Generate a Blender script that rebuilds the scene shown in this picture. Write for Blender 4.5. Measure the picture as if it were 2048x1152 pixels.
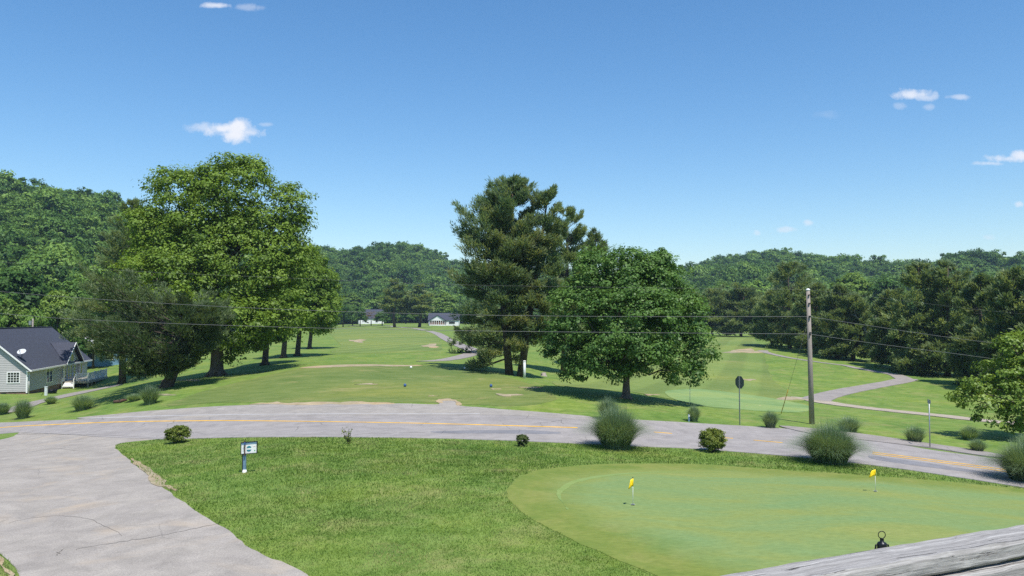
import bpy, bmesh, math, random
import numpy as np
from mathutils import Vector, Matrix
from mathutils.geometry import delaunay_2d_cdt

random.seed(7)
R = math.radians
for o in list(bpy.data.objects):
    bpy.data.objects.remove(o, do_unlink=True)
SC = bpy.context.scene
COL = SC.collection

# ------------------------------------------------------------------ camera
FPX, HOR, CZ = 1592.0, 638.0, 6.0           # focal length and horizon of the photograph (2048 px wide), eye height
PITCH = math.atan((HOR - 576) / FPX)
cam_d = bpy.data.cameras.new('camera')
cam_d.sensor_width = 36.0
cam_d.lens = 36.0 * FPX / 2048.0
cam_d.clip_start, cam_d.clip_end = 0.05, 8000
cam = bpy.data.objects.new('camera', cam_d)
COL.objects.link(cam)
cam.location = (0, 0, CZ)
cam.rotation_euler = (R(90) + PITCH, 0, 0)
SC.camera = cam

# ------------------------------------------------------------------ world, sun, exposure
SUN_EL = R(63)
SUN_H = np.array((0.45, -0.893))             # horizontal direction towards the sun
W = bpy.data.worlds.new('World')
SC.world = W
W.use_nodes = True
wn, wl = W.node_tree.nodes, W.node_tree.links
wn.clear()
sky = wn.new('ShaderNodeTexSky')
sky.sky_type = 'NISHITA'
sky.sun_disc = False
sky.sun_elevation = SUN_EL
sky.sun_rotation = math.atan2(SUN_H[0], SUN_H[1])
sky.altitude = 200
sky.air_density = 1.15
sky.dust_density = 0.15
sky.ozone_density = 4.0


def wmath(op, a, b=None, c=None, clamp=False):
    n = wn.new('ShaderNodeMath')
    n.operation = op
    n.use_clamp = clamp
    for i, v in enumerate((a, b, c)):
        if v is None:
            continue
        if isinstance(v, (int, float)):
            n.inputs[i].default_value = v
        else:
            wl.new(v, n.inputs[i])
    return n.outputs[0]


def clouds():
    """small fair-weather clouds, laid out by direction on the sky dome"""
    tc = wn.new('ShaderNodeTexCoord')
    sp = wn.new('ShaderNodeSeparateXYZ')
    wl.new(tc.outputs['Generated'], sp.inputs[0])
    yy = wmath('MAXIMUM', sp.outputs[1], 0.05)
    u, v = wmath('DIVIDE', sp.outputs[0], yy), wmath('DIVIDE', sp.outputs[2], yy)
    cb = wn.new('ShaderNodeCombineXYZ')
    wl.new(u, cb.inputs[0]); wl.new(v, cb.inputs[1])
    nz = wn.new('ShaderNodeTexNoise')
    nz.inputs['Scale'].default_value = 42
    nz.inputs['Detail'].default_value = 7
    nz.inputs['Roughness'].default_value = 0.62
    wl.new(cb.outputs[0], nz.inputs['Vector'])
    noise = wmath('SUBTRACT', nz.outputs['Fac'], 0.5)
    total = None
    # pixel centre, radii, strength
    for (cx, cy, rx, ry, st) in ((462, 266, 62, 20, 1.0), (440, 256, 40, 14, 1.0), (470, 252, 26, 18, 1.0), (395, 252, 38, 11, .5),
                                 (529, 246, 16, 5, .3), (1833, 186, 46, 13, .85), (1850, 190, 40, 9, .6), (1930, 190, 36, 7, .5),
                                 (1806, 207, 16, 8, .25), (1866, 210, 18, 7, .3), (2020, 316, 42, 10, .8), (2048, 310, 30, 14, .9), (1985, 325, 40, 5, .5),
                                 (1575, 458, 20, 6, .45), (1618, 444, 13, 7, .5), (1516, 466, 9, 6, .4), (2044, 407, 12, 7, .6),
                                 (425, 2, 34, 7, .8), (490, 6, 40, 8, .3), (1980, 474, 14, 6, .3), (1908, 516, 20, 6, .3), (1660, 226, 30, 10, .1)):
        q1 = wmath('DIVIDE', wmath('SUBTRACT', u, (cx - 1024) / FPX), rx / FPX)
        q2 = wmath('DIVIDE', wmath('SUBTRACT', v, (HOR - cy) / FPX), ry / FPX)
        q = wmath('SQRT', wmath('ADD', wmath('MULTIPLY', q1, q1), wmath('MULTIPLY', q2, q2)))
        m = wmath('ADD', wmath('SUBTRACT', 1.05, q), wmath('MULTIPLY', noise, 2.6))
        m = wmath('MULTIPLY', wmath('SMOOTH_MIN', wmath('MAXIMUM', wmath('MULTIPLY', m, 1.35), 0), 1.0, 0.5), st)
        total = m if total is None else wmath('MAXIMUM', total, m)
    front = wmath('GREATER_THAN', sp.outputs[1], 0.3)
    return wmath('MULTIPLY', total, front, clamp=True)


bg = wn.new('ShaderNodeBackground')
bg.inputs['Strength'].default_value = 0.125
shs = wn.new('ShaderNodeHueSaturation')
shs.inputs['Saturation'].default_value = 1.22
shs.inputs['Value'].default_value = 0.95
wl.new(sky.outputs[0], shs.inputs['Color'])
wl.new(shs.outputs[0], bg.inputs['Color'])
bgc = wn.new('ShaderNodeBackground')
bgc.inputs['Color'].default_value = (0.86, 0.89, 0.97, 1)
bgc.inputs['Strength'].default_value = 0.80
mx = wn.new('ShaderNodeMixShader')
wl.new(clouds(), mx.inputs[0])
wl.new(bg.outputs[0], mx.inputs[1])
wl.new(bgc.outputs[0], mx.inputs[2])
wo = wn.new('ShaderNodeOutputWorld')
wl.new(mx.outputs[0], wo.inputs['Surface'])

sun_d = bpy.data.lights.new('sun', 'SUN')
sun_d.energy = 4.4
sun_d.angle = R(0.53)
sun_d.color = (1.0, 0.95, 0.87)
sun = bpy.data.objects.new('sun', sun_d)
COL.objects.link(sun)
sdir = Vector((SUN_H[0] * math.cos(SUN_EL), SUN_H[1] * math.cos(SUN_EL), math.sin(SUN_EL)))
sun.rotation_euler = sdir.to_track_quat('Z', 'Y').to_euler()
sun.location = (0, 0, 60)

SC.view_settings.view_transform = 'Standard'
SC.view_settings.look = 'None'
SC.view_settings.exposure = 0.40
SC.view_settings.gamma = 1.0
SC.view_settings.use_curve_mapping = False
SC.render.engine = 'CYCLES'
SC.cycles.max_bounces = 6
SC.cycles.diffuse_bounces = 3
SC.cycles.transmission_bounces = 4
SC.cycles.transparent_max_bounces = 8
SC.cycles.volume_bounces = 0
SC.cycles.use_denoising = False
SC.cycles.denoiser = 'OPENIMAGEDENOISE'
SC.cycles.denoising_input_passes = 'RGB_ALBEDO_NORMAL'
SC.cycles.denoising_prefilter = 'ACCURATE'
SC.cycles.caustics_reflective = False
SC.cycles.caustics_refractive = False


# ------------------------------------------------------------------ pixel -> world (used to measure the place)
cp, sp_ = math.cos(PITCH), math.sin(PITCH)


def ray(px, py):
    """direction of a photograph pixel, scaled to y = 1"""
    a, b = (px - 1024) / FPX, (576 - py) / FPX
    d = np.stack(np.broadcast_arrays(a, cp - b * sp_, b * cp + sp_), -1).astype(float)
    return d / d[..., 1:2]


def at(px, py, d):
    """world point of a pixel at depth d"""
    r = ray(px, py) * d
    return Vector((r[0], r[1], r[2] + CZ))


def xd(px, d):
    return ((px - 1024) / FPX * d / (cp - 0.02 * sp_), d)


# ------------------------------------------------------------------ terrain
CP = [(300, 1152, 16.5), (1000, 1152, 16.3), (1700, 1152, 16.0), (-300, 1152, 17), (2300, 1152, 15.5),
      (1266, 1010, 23), (1751, 983, 27), (600, 1000, 23.5), (100, 1000, 25.5), (500, 945, 28), (1000, 940, 28.5), (-200, 950, 31),
      (0, 868, 54), (150, 872, 47), (330, 879, 42), (640, 874, 38.5), (1000, 881, 38), (1400, 899, 38), (1800, 938, 34.5), (2048, 975, 32),
      (0, 843, 60.5), (300, 824, 54.5), (165, 822, 60.5), (640, 808, 53), (900, 812, 51.5), (1250, 838, 46.5), (1480, 851, 47.5),
      (1700, 873, 44), (1860, 890, 42.5), (2010, 913, 40), (2300, 960, 34),
      (640, 770, 61), (810, 772, 60), (982, 773, 60), (822, 736, 73), (929, 737, 73), (720, 729, 76), (600, 735, 74), (450, 780, 62),
      (1049, 756, 70), (1020, 749, 71), (1100, 775, 60), (870, 728, 77),
      (880, 722, 95), (945, 705, 118), (760, 725, 92), (650, 719, 98), (760, 700, 130), (800, 680, 180), (800, 662, 260), (790, 655, 330),
      (800, 648, 420), (880, 651, 400), (680, 655, 380), (530, 730, 92), (619, 698, 140), (433, 752, 80), (327, 775, 66), (520, 745, 82),
      (53, 788, 86), (166, 777, 97), (0, 790, 84), (230, 772, 96), (-200, 800, 80), (-300, 860, 62), (120, 785, 90),
      (1252, 797, 56), (1400, 786, 72), (1560, 805, 68), (1620, 822, 60), (1500, 830, 54), (1640, 800, 75), (1800, 762, 100), (1960, 840, 60),
      (2048, 850, 57), (1830, 740, 118), (1680, 705, 145), (1580, 690, 165), (1450, 680, 190), (1480, 750, 100), (1360, 765, 85), (1200, 770, 76),
      (1430, 672, 230), (2030, 755, 105), (1950, 800, 80), (1120, 735, 95), (1000, 700, 125), (1830, 866, 48), (1940, 868, 49), (1955, 895, 43.5)]
pts = [at(*c) for c in CP]
for px, d, z in ((100, 150, -7.5), (-300, 150, -7), (300, 130, -6), (1700, 320, -5), (2100, 300, -7), (1400, 350, -4), (-500, 600, -3), (0, 600, -3), (500, 600, -3),
                 (1000, 600, -3), (1500, 600, -3), (2000, 600, -3), (2500, 600, -3), (2500, 150, -8), (2500, 60, -7.5), (-500, 40, -8),
                 (1024, 6, -5.1), (2400, 6, -5.1), (-400, 6, -5.1), (1024, 10, -5.15)):
    x, y = xd(px, d)
    pts.append(Vector((x, y, z + CZ)))
P3 = np.array([tuple(p) for p in pts])


def polar(x, y):
    r = np.hypot(x, y)
    return np.arctan2(x, y), np.clip(r, 5.0, 700.0)


def dom(x, y):
    th, r = polar(x, y)
    return np.stack((2.2 * np.clip(th, -1.05, 1.05), np.log(r)), -1)


def tps_k(d2):
    return 0.5 * d2 * np.log(d2 + 1e-12)


_D = dom(P3[:, 0], P3[:, 1])
_n = len(_D)
_K = tps_k(((_D[:, None] - _D[None]) ** 2).sum(-1)) + np.eye(_n) * 2e-4
_P = np.hstack((np.ones((_n, 1)), _D))
_A = np.block([[_K, _P], [_P.T, np.zeros((3, 3))]])
_wts = np.linalg.solve(_A, np.concatenate((P3[:, 2], np.zeros(3))))

RIDGE = np.array([(-400, 330), (-100, 366), (0, 376), (100, 398), (170, 413), (260, 450), (400, 480), (560, 504), (620, 514), (700, 510), (760, 495),
                  (800, 491), (850, 510), (900, 534), (1000, 555), (1150, 565), (1300, 562), (1360, 548), (1430, 532), (1500, 521), (1560, 521),
                  (1620, 533), (1700, 544), (1780, 549), (1850, 552), (1930, 545), (2000, 543), (2048, 532), (2300, 490)], float)
D_RIDGE = np.array([(-400, 380), (0, 420), (200, 460), (450, 600), (650, 800), (1000, 850), (1500, 780), (2048, 700), (2300, 650)], float)
D_BASE = np.array([(-400, 135), (0, 165), (250, 215), (450, 330), (600, 430), (800, 500), (1000, 500), (1200, 430), (1400, 360), (1700, 310), (2048, 270), (2300, 250)], float)


def base_h(x, y):
    x, y = np.asarray(x, float), np.asarray(y, float)
    sh = np.broadcast(x, y).shape
    x, y = np.broadcast_to(x, sh).ravel(), np.broadcast_to(y, sh).ravel()
    out = np.empty(x.size)
    for i in range(0, x.size, 20000):
        D = dom(x[i:i + 20000], y[i:i + 20000])
        k = tps_k(((D[:, None] - _D[None]) ** 2).sum(-1))
        out[i:i + 20000] = k @ _wts[:_n] + _wts[_n] + D @ _wts[_n + 1:]
    th = np.abs(np.arctan2(x, y))
    b = np.clip((th - 1.05) / 0.9, 0, 1)
    b = b * b * (3 - 2 * b)
    out = out * (1 - b) + 0.3 * b
    r = np.hypot(x, y)
    b = np.clip((5 - r) / 5, 0, 1)
    out = out * (1 - b) + (CZ - 5.1) * b
    return out.reshape(sh)


def hill_params(x, y):
    th = np.clip(np.arctan2(x, y), -0.75, 0.75)
    px = 1024 + FPX * np.tan(th)
    c = np.cos(th)
    dr = np.interp(px, *D_RIDGE.T) / c
    db = np.interp(px, *D_BASE.T) / c
    ztop = (HOR - np.interp(px, *RIDGE.T)) / FPX * dr * c + CZ
    return dr, db, ztop


def H(x, y):
    """ground height"""
    x, y = np.asarray(x, float), np.asarray(y, float)
    z = base_h(x, y)
    r = np.hypot(x, y)
    dr, db, zt = hill_params(x, y)
    zt = zt - 9.0                                        # the crowns stand on top of the ridge
    zt = zt + 3.0 * np.sin(x * .021 + 1.3 * np.sin(y * .011)) + 2.0 * np.sin(x * .047 + y * .03)
    s = np.clip((r - db) / (dr - db), 0, 1)
    shape = s ** 1.15 * (1 - .12 * np.sin(s * math.pi * 2))
    rough = s * (1 - s) * 4 * (3.5 * np.sin(x * .03 + y * .018) + 2.5 * np.sin(x * .055 - y * .04))
    beyond = np.clip(r - dr, 0, 900) * 0.12
    zz = z * (1 - shape) + zt * shape + rough - beyond
    return np.where((r > db) & (np.asarray(y) > -50), zz, z)


def hz(x, y):
    return float(H(np.array([x]), np.array([y]))[0])


def hits(pix):
    """first ground point seen through each pixel"""
    pix = np.array(pix, float)
    d = ray(pix[:, 0], pix[:, 1])
    ts = np.geomspace(6, 600, 500)
    X, Y, Z = (d[:, None, i] * ts[None] for i in range(3))
    below = (Z + CZ) < H(X, Y)
    k = np.argmax(below, 1)
    k = np.where(below.any(1), np.maximum(k, 1), len(ts) - 1)
    lo, hi = ts[k - 1], ts[k]
    for _ in range(22):
        m = (lo + hi) / 2
        b = d[:, 2] * m + CZ < H(d[:, 0] * m, d[:, 1] * m)
        hi = np.where(b, m, hi)
        lo = np.where(b, lo, m)
    return np.stack((d[:, 0] * hi, d[:, 1] * hi, d[:, 2] * hi + CZ), -1)


def hit(px, py):
    return Vector(hits([(px, py)])[0])


# ------------------------------------------------------------------ materials
MATS = {}


def new_mat(name):
    m = bpy.data.materials.new(name)
    m.use_nodes = True
    m.node_tree.nodes.clear()
    out = m.node_tree.nodes.new('ShaderNodeOutputMaterial')
    return m, m.node_tree.nodes, m.node_tree.links, out


def ramp(nodes, stops):
    r = nodes.new('ShaderNodeValToRGB')
    e = r.color_ramp.elements
    while len(e) < len(stops):
        e.new(0.5)
    for i, (p, c) in enumerate(stops):
        e[i].position = p
        e[i].color = (*c, 1)
    return r


def noise_node(nodes, links, vec, scale, detail=4, rough=.55, dist=0.0):
    n = nodes.new('ShaderNodeTexNoise')
    n.inputs['Scale'].default_value = scale
    n.inputs['Detail'].default_value = detail
    n.inputs['Roughness'].default_value = rough
    n.inputs['Distortion'].default_value = dist
    if vec is not None:
        links.new(vec, n.inputs['Vector'])
    return n


def mixc(nodes, links, fac, a, b, mode='MIX'):
    m = nodes.new('ShaderNodeMix')
    m.data_type = 'RGBA'
    m.blend_type = mode
    for sock, v in ((m.inputs['Factor'], fac), (m.inputs['A'], a), (m.inputs['B'], b)):
        pass
    ins = {'f': m.inputs[0], 'a': m.inputs[6], 'b': m.inputs[7]}
    for k, v in (('f', fac), ('a', a), ('b', b)):
        if isinstance(v, (int, float)):
            ins[k].default_value = v
        elif isinstance(v, tuple):
            ins[k].default_value = (*v, 1)
        else:
            links.new(v, ins[k])
    return m.outputs[2]


def mapr(nodes, links, v, a, b, c=0.0, d=1.0):
    n = nodes.new('ShaderNodeMapRange')
    links.new(v, n.inputs[0])
    for i, k in enumerate((a, b, c, d)):
        n.inputs[i + 1].default_value = k
    return n.outputs[0]


def plain(name, col, rough=.6, metal=0.0, var=.12, scale=6.0, bump=0.0, space='Object', spec=.4):
    """painted / raw surface with a little uneven tone"""
    m, n, l, out = new_mat(name)
    tc = n.new('ShaderNodeTexCoord')
    nz = noise_node(n, l, tc.outputs['Object'], scale, 5)
    dk = tuple(c * (1 - var) for c in col)
    lt = tuple(min(1, c * (1 + var)) for c in col)
    r = ramp(n, ((.3, dk), (.7, lt)))
    l.new(nz.outputs['Fac'], r.inputs[0])
    b = n.new('ShaderNodeBsdfPrincipled')
    b.inputs['Roughness'].default_value = rough
    b.inputs['Metallic'].default_value = metal
    b.inputs['Specular IOR Level'].default_value = spec
    l.new(r.outputs[0], b.inputs['Base Color'])
    if bump:
        bp = n.new('ShaderNodeBump')
        bp.inputs['Strength'].default_value = bump
        bp.inputs['Distance'].default_value = .02
        l.new(nz.outputs['Fac'], bp.inputs['Height'])
        l.new(bp.outputs[0], b.inputs['Normal'])
    l.new(b.outputs[0], out.inputs['Surface'])
    MATS[name] = m
    return m


def turf(name, dark, mid, light, straw=(.30, .25, .12), straw_amt=.5, fine=9.0, large=.18, bump=.5, stripes=None, streak=1.0, patch_scale=.5, blade=False):
    """mown grass: colour varies at blade, tuft and patch size, with thin straw-coloured spots"""
    m, n, l, out = new_mat(name)
    g = n.new('ShaderNodeNewGeometry')
    pos = g.outputs['Position']
    mp = n.new('ShaderNodeMapping')
    mp.inputs['Scale'].default_value = (1 / streak, 1, .25)
    l.new(pos, mp.inputs['Vector'])
    v = mp.outputs[0]
    nf = noise_node(n, l, v, fine, 6, .7)
    nm = noise_node(n, l, v, 1.3, 4, .6, .3)
    nl = noise_node(n, l, v, large, 4, .55, .4)
    a = mixc(n, l, .55, nf.outputs['Fac'], nm.outputs['Fac'])
    r = ramp(n, ((.34, dark), (.5, mid), (.66, light)))
    l.new(a, r.inputs[0])
    big = ramp(n, ((.32, (.70, .82, .76)), (.5, (1, 1, 1)), (.68, (1.25, 1.10, .92))))
    l.new(nl.outputs['Fac'], big.inputs[0])
    c = mixc(n, l, .85, r.outputs[0], big.outputs[0], 'MULTIPLY')
    if stripes:
        ang, width, amt = stripes
        mp2 = n.new('ShaderNodeMapping')
        mp2.inputs['Rotation'].default_value = (0, 0, ang)
        l.new(pos, mp2.inputs['Vector'])
        wv = n.new('ShaderNodeTexWave')
        wv.inputs['Scale'].default_value = 1.0 / width * .31
        wv.inputs['Distortion'].default_value = 1.2
        wv.inputs['Detail'].default_value = 2
        wv.inputs['Detail Scale'].default_value = .4
        l.new(mp2.outputs[0], wv.inputs['Vector'])
        st = ramp(n, ((.35, (1 - amt,) * 3), (.65, (1 + amt,) * 3)))
        l.new(wv.outputs['Fac'], st.inputs[0])
        c = mixc(n, l, 1.0, c, st.outputs[0], 'MULTIPLY')
    ns = noise_node(n, l, v, patch_scale, 5, .72, .5)
    f = mapr(n, l, ns.outputs['Fac'], *((.50, .70) if (blade or name == 'rough') else (.58, .74)))
    f2 = n.new('ShaderNodeMath'); f2.operation = 'MULTIPLY'
    l.new(f, f2.inputs[0]); f2.inputs[1].default_value = straw_amt
    c = mixc(n, l, f2.outputs[0], c, straw)
    if blade:
        at_ = n.new('ShaderNodeAttribute'); at_.attribute_name = 'tint'
        tr = ramp(n, ((0, (.40, .50, .36)), (.5, (1, 1, 1)), (1, (1.75, 1.55, 1.75))))
        l.new(at_.outputs['Fac'], tr.inputs[0])
        c = mixc(n, l, 1.0, c, tr.outputs[0], 'MULTIPLY')
        d = n.new('ShaderNodeBsdfDiffuse'); t = n.new('ShaderNodeBsdfTranslucent'); ms = n.new('ShaderNodeMixShader')
        ms.inputs[0].default_value = .35
        l.new(c, d.inputs['Color']); l.new(c, t.inputs['Color'])
        l.new(d.outputs[0], ms.inputs[1]); l.new(t.outputs[0], ms.inputs[2])
        l.new(ms.outputs[0], out.inputs['Surface'])
        MATS[name] = m
        return m
    b = n.new('ShaderNodeBsdfPrincipled')
    b.inputs['Roughness'].default_value = .85
    b.inputs['Specular IOR Level'].default_value = .15
    l.new(c, b.inputs['Base Color'])
    bp = n.new('ShaderNodeBump')
    bp.inputs['Strength'].default_value = bump
    bp.inputs['Distance'].default_value = .05
    l.new(nf.outputs['Fac'], bp.inputs['Height'])
    l.new(bp.outputs[0], b.inputs['Normal'])
    l.new(b.outputs[0], out.inputs['Surface'])
    MATS[name] = m
    return m


def green_mat(name):
    """putting green: yellower mown collar along the edge, mottled fine turf inside"""
    m, n, l, out = new_mat(name)
    pos = n.new('ShaderNodeNewGeometry').outputs['Position']
    ed = n.new('ShaderNodeAttribute'); ed.attribute_name = 'edge'
    wob = noise_node(n, l, pos, .5, 4, .6)
    e = n.new('ShaderNodeMath'); e.operation = 'MULTIPLY_ADD'
    l.new(wob.outputs['Fac'], e.inputs[0]); e.inputs[1].default_value = 1.5; l.new(ed.outputs['Fac'], e.inputs[2])
    mask = mapr(n, l, e.outputs[0], 1.7, 3.3)
    mp = n.new('ShaderNodeMapping'); mp.inputs['Scale'].default_value = (.45, 1, .3); mp.inputs['Rotation'].default_value = (0, 0, -.15)
    l.new(pos, mp.inputs['Vector'])
    n1 = noise_node(n, l, mp.outputs[0], .42, 5, .62, .6)
    g1 = ramp(n, ((.34, (.165, .252, .094)), (.48, (.188, .256, .086)), (.60, (.212, .256, .072)), (.72, (.240, .268, .082))))
    l.new(n1.outputs['Fac'], g1.inputs[0])
    n2 = noise_node(n, l, pos, .7, 4, .6, .4)
    g2 = ramp(n, ((.35, (.135, .190, .036)), (.52, (.172, .212, .046)), (.7, (.215, .232, .062))))
    l.new(n2.outputs['Fac'], g2.inputs[0])
    c = mixc(n, l, mask, g2.outputs[0], g1.outputs[0])
    mp3 = n.new('ShaderNodeMapping'); mp3.inputs['Scale'].default_value = (.5, 1, 1); l.new(pos, mp3.inputs['Vector'])
    n3 = noise_node(n, l, mp3.outputs[0], 9, 7, .75)
    g3 = ramp(n, ((.3, (.80, .82, .78)), (.5, (1, 1, 1)), (.7, (1.2, 1.16, 1.2))))
    l.new(n3.outputs['Fac'], g3.inputs[0])
    c = mixc(n, l, 1.0, c, g3.outputs[0], 'MULTIPLY')
    b = n.new('ShaderNodeBsdfPrincipled')
    b.inputs['Roughness'].default_value = .85
    b.inputs['Specular IOR Level'].default_value = .15
    l.new(c, b.inputs['Base Color'])
    bp = n.new('ShaderNodeBump'); bp.inputs['Strength'].default_value = .25; bp.inputs['Distance'].default_value = .02
    l.new(n3.outputs['Fac'], bp.inputs['Height']); l.new(bp.outputs[0], b.inputs['Normal'])
    l.new(b.outputs[0], out.inputs['Surface'])
    MATS[name] = m


def asphalt(name, col, stain=(.42, .33, .22), stain_amt=.3, crack=.6, grain=30, along=1.0):
    m, n, l, out = new_mat(name)
    g = n.new('ShaderNodeNewGeometry')
    pos = g.outputs['Position']
    nf = noise_node(n, l, pos, grain, 4, .8)
    nm = noise_node(n, l, pos, 1.1, 6, .65, .6)
    mp = n.new('ShaderNodeMapping')
    mp.inputs['Scale'].default_value = (.12, .9, 1)
    mp.inputs['Rotation'].default_value = (0, 0, .1)
    l.new(pos, mp.inputs['Vector'])
    ns = noise_node(n, l, mp.outputs[0] if along else pos, .9, 5, .6, .2)
    dk, lt = tuple(c * .82 for c in col), tuple(c * 1.14 for c in col)
    r1 = ramp(n, ((.3, dk), (.7, lt)))
    l.new(nm.outputs['Fac'], r1.inputs[0])
    r2 = ramp(n, ((.3, (.62,) * 3), (.52, (1,) * 3), (.75, (1.35,) * 3)))
    l.new(nf.outputs['Fac'], r2.inputs[0])
    c = mixc(n, l, 1.0, r1.outputs[0], r2.outputs[0], 'MULTIPLY')
    r3 = ramp(n, ((.35, (.93, .93, .94)), (.65, (1.04, 1.04, 1.03))))
    l.new(ns.outputs['Fac'], r3.inputs[0])
    c = mixc(n, l, 1.0, c, r3.outputs[0], 'MULTIPLY')
    nst = noise_node(n, l, pos, .35, 4, .6, .8)
    f = mapr(n, l, nst.outputs['Fac'], .55, .75, 0, stain_amt)
    c = mixc(n, l, f, c, stain)
    # hairline cracks
    vo = n.new('ShaderNodeTexVoronoi')
    vo.feature = 'DISTANCE_TO_EDGE'
    vo.inputs['Scale'].default_value = .28
    wob = noise_node(n, l, pos, 1.4, 5, .6)
    mm = mixc(n, l, .22, pos, wob.outputs['Color'], 'ADD')
    l.new(mm, vo.inputs['Vector'])
    cr = mapr(n, l, vo.outputs['Distance'], .0012, .006, 1, 0)
    msk = mapr(n, l, noise_node(n, l, pos, .3, 2).outputs['Fac'], .48, .6, 0, crack)
    mu = n.new('ShaderNodeMath'); mu.operation = 'MULTIPLY'
    l.new(cr, mu.inputs[0]); l.new(msk, mu.inputs[1])
    c = mixc(n, l, mu.outputs[0], c, (.05, .05, .045))
    b = n.new('ShaderNodeBsdfPrincipled')
    b.inputs['Roughness'].default_value = .9
    b.inputs['Specular IOR Level'].default_value = .2
    l.new(c, b.inputs['Base Color'])
    bp = n.new('ShaderNodeBump')
    bp.inputs['Strength'].default_value = .35
    bp.inputs['Distance'].default_value = .01
    l.new(nf.outputs['Fac'], bp.inputs['Height'])
    l.new(bp.outputs[0], b.inputs['Normal'])
    l.new(b.outputs[0], out.inputs['Surface'])
    MATS[name] = m
    return m


def leaf(name, dark, mid, light, trans=.35, gloss=.06, var_scale=.35, rough=.5):
    """foliage: per-leaf tint from the mesh attribute, translucent blades"""
    m, n, l, out = new_mat(name)
    at_ = n.new('ShaderNodeAttribute')
    at_.attribute_name = 'tint'
    r = ramp(n, ((0, dark), (.5, mid), (1, light)))
    l.new(at_.outputs['Fac'], r.inputs[0])
    oi = n.new('ShaderNodeObjectInfo')
    hs = n.new('ShaderNodeHueSaturation')
    hv = mapr(n, l, oi.outputs['Random'], 0, 1, 1 - var_scale * .5, 1 + var_scale * .5)
    hh = mapr(n, l, oi.outputs['Random'], 0, 1, .5 + .02 * var_scale, .5 - .02 * var_scale)
    l.new(hv, hs.inputs['Value'])
    l.new(hh, hs.inputs['Hue'])
    l.new(r.outputs[0], hs.inputs['Color'])
    d = n.new('ShaderNodeBsdfDiffuse')
    t = n.new('ShaderNodeBsdfTranslucent')
    l.new(hs.outputs[0], d.inputs['Color'])
    tc = mixc(n, l, 1.0, hs.outputs[0], (1.25, 1.15, .55), 'MULTIPLY')
    l.new(tc, t.inputs['Color'])
    ms = n.new('ShaderNodeMixShader')
    ms.inputs[0].default_value = trans
    l.new(d.outputs[0], ms.inputs[1]); l.new(t.outputs[0], ms.inputs[2])
    gl = n.new('ShaderNodeBsdfGlossy')
    gl.inputs['Roughness'].default_value = rough
    gl.inputs['Color'].default_value = (.8, .85, .8, 1)
    m2 = n.new('ShaderNodeMixShader')
    m2.inputs[0].default_value = gloss
    l.new(ms.outputs[0], m2.inputs[1]); l.new(gl.outputs[0], m2.inputs[2])
    l.new(m2.outputs[0], out.inputs['Surface'])
    MATS[name] = m
    return m


def wood(name, c1, c2, c3, scale=1.0, axis=0, rough=.85, ratio=18.0):
    """weathered timber: grain streaks along an axis with cracks and knots"""
    m, n, l, out = new_mat(name)
    tc = n.new('ShaderNodeTexCoord')
    mp = n.new('ShaderNodeMapping')
    s = [16 * scale] * 3
    s[axis] = 16 * scale / ratio
    mp.inputs['Scale'].default_value = s
    l.new(tc.outputs['Object'], mp.inputs['Vector'])
    wob = noise_node(n, l, tc.outputs['Object'], 5.0, 3, .5)
    v = mixc(n, l, 1.0, mp.outputs[0], wob.outputs['Color'], 'ADD')
    n1 = noise_node(n, l, v, 2.0, 8, .72, .5)
    n2 = noise_node(n, l, v, 7.0, 4, .6)
    r = ramp(n, ((.28, c1), (.5, c2), (.72, c3)))
    l.new(mixc(n, l, .45, n1.outputs['Fac'], n2.outputs['Fac']), r.inputs[0])
    n3 = noise_node(n, l, v, 1.2, 6, .75, .8)
    f = mapr(n, l, n3.outputs['Fac'], .60, .66)
    c = mixc(n, l, f, r.outputs[0], tuple(k * .35 for k in c1))
    b = n.new('ShaderNodeBsdfPrincipled')
    b.inputs['Roughness'].default_value = rough
    b.inputs['Specular IOR Level'].default_value = .2
    l.new(c, b.inputs['Base Color'])
    bp = n.new('ShaderNodeBump')
    bp.inputs['Strength'].default_value = .8
    bp.inputs['Distance'].default_value = .006
    l.new(mixc(n, l, .5, n1.outputs['Fac'], mapr(n, l, n3.outputs['Fac'], .60, .68, 1, 0)), bp.inputs['Height'])
    l.new(bp.outputs[0], b.inputs['Normal'])
    l.new(b.outputs[0], out.inputs['Surface'])
    MATS[name] = m
    return m


turf('rough', (.084, .150, .026), (.144, .222, .043), (.208, .282, .072), straw=(.30, .27, .11), straw_amt=.55, fine=11, large=.16, patch_scale=.4)
turf('grass_blade', (.098, .176, .031), (.170, .266, .055), (.255, .342, .105), straw=(.38, .35, .16), straw_amt=.8, fine=3, large=.34, patch_scale=.55, blade=True)
turf('tee_turf', (.100, .148, .034), (.148, .192, .052), (.200, .228, .076), straw=(.34, .28, .13), straw_amt=.85, fine=10, large=.12, bump=.25, streak=2.2, patch_scale=.42)
turf('fairway_turf', (.120, .175, .040), (.165, .220, .056), (.210, .255, .076), straw=(.34, .27, .13), straw_amt=.45, fine=6, large=.06, bump=.15, stripes=(R(18), 5.0, .07), streak=1.6, patch_scale=.12)
turf('far_green_turf', (.170, .255, .085), (.200, .290, .105), (.230, .315, .120), straw_amt=0, fine=8, bump=.1, stripes=(R(80), .95, .10))
turf('green_turf', (.115, .195, .055), (.172, .242, .078), (.240, .290, .105), straw=(.25, .30, .08), straw_amt=.5, fine=20, large=.22, bump=.15, patch_scale=.3, streak=1.8)
green_mat('practice_green')
turf('collar_turf', (.105, .165, .026), (.150, .205, .040), (.200, .240, .060), straw=(.28, .27, .10), straw_amt=.4, fine=16, large=.2, bump=.3)
turf('ring_turf', (.165, .245, .070), (.200, .275, .085), (.230, .300, .105), straw_amt=0, fine=16, bump=.2)
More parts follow.
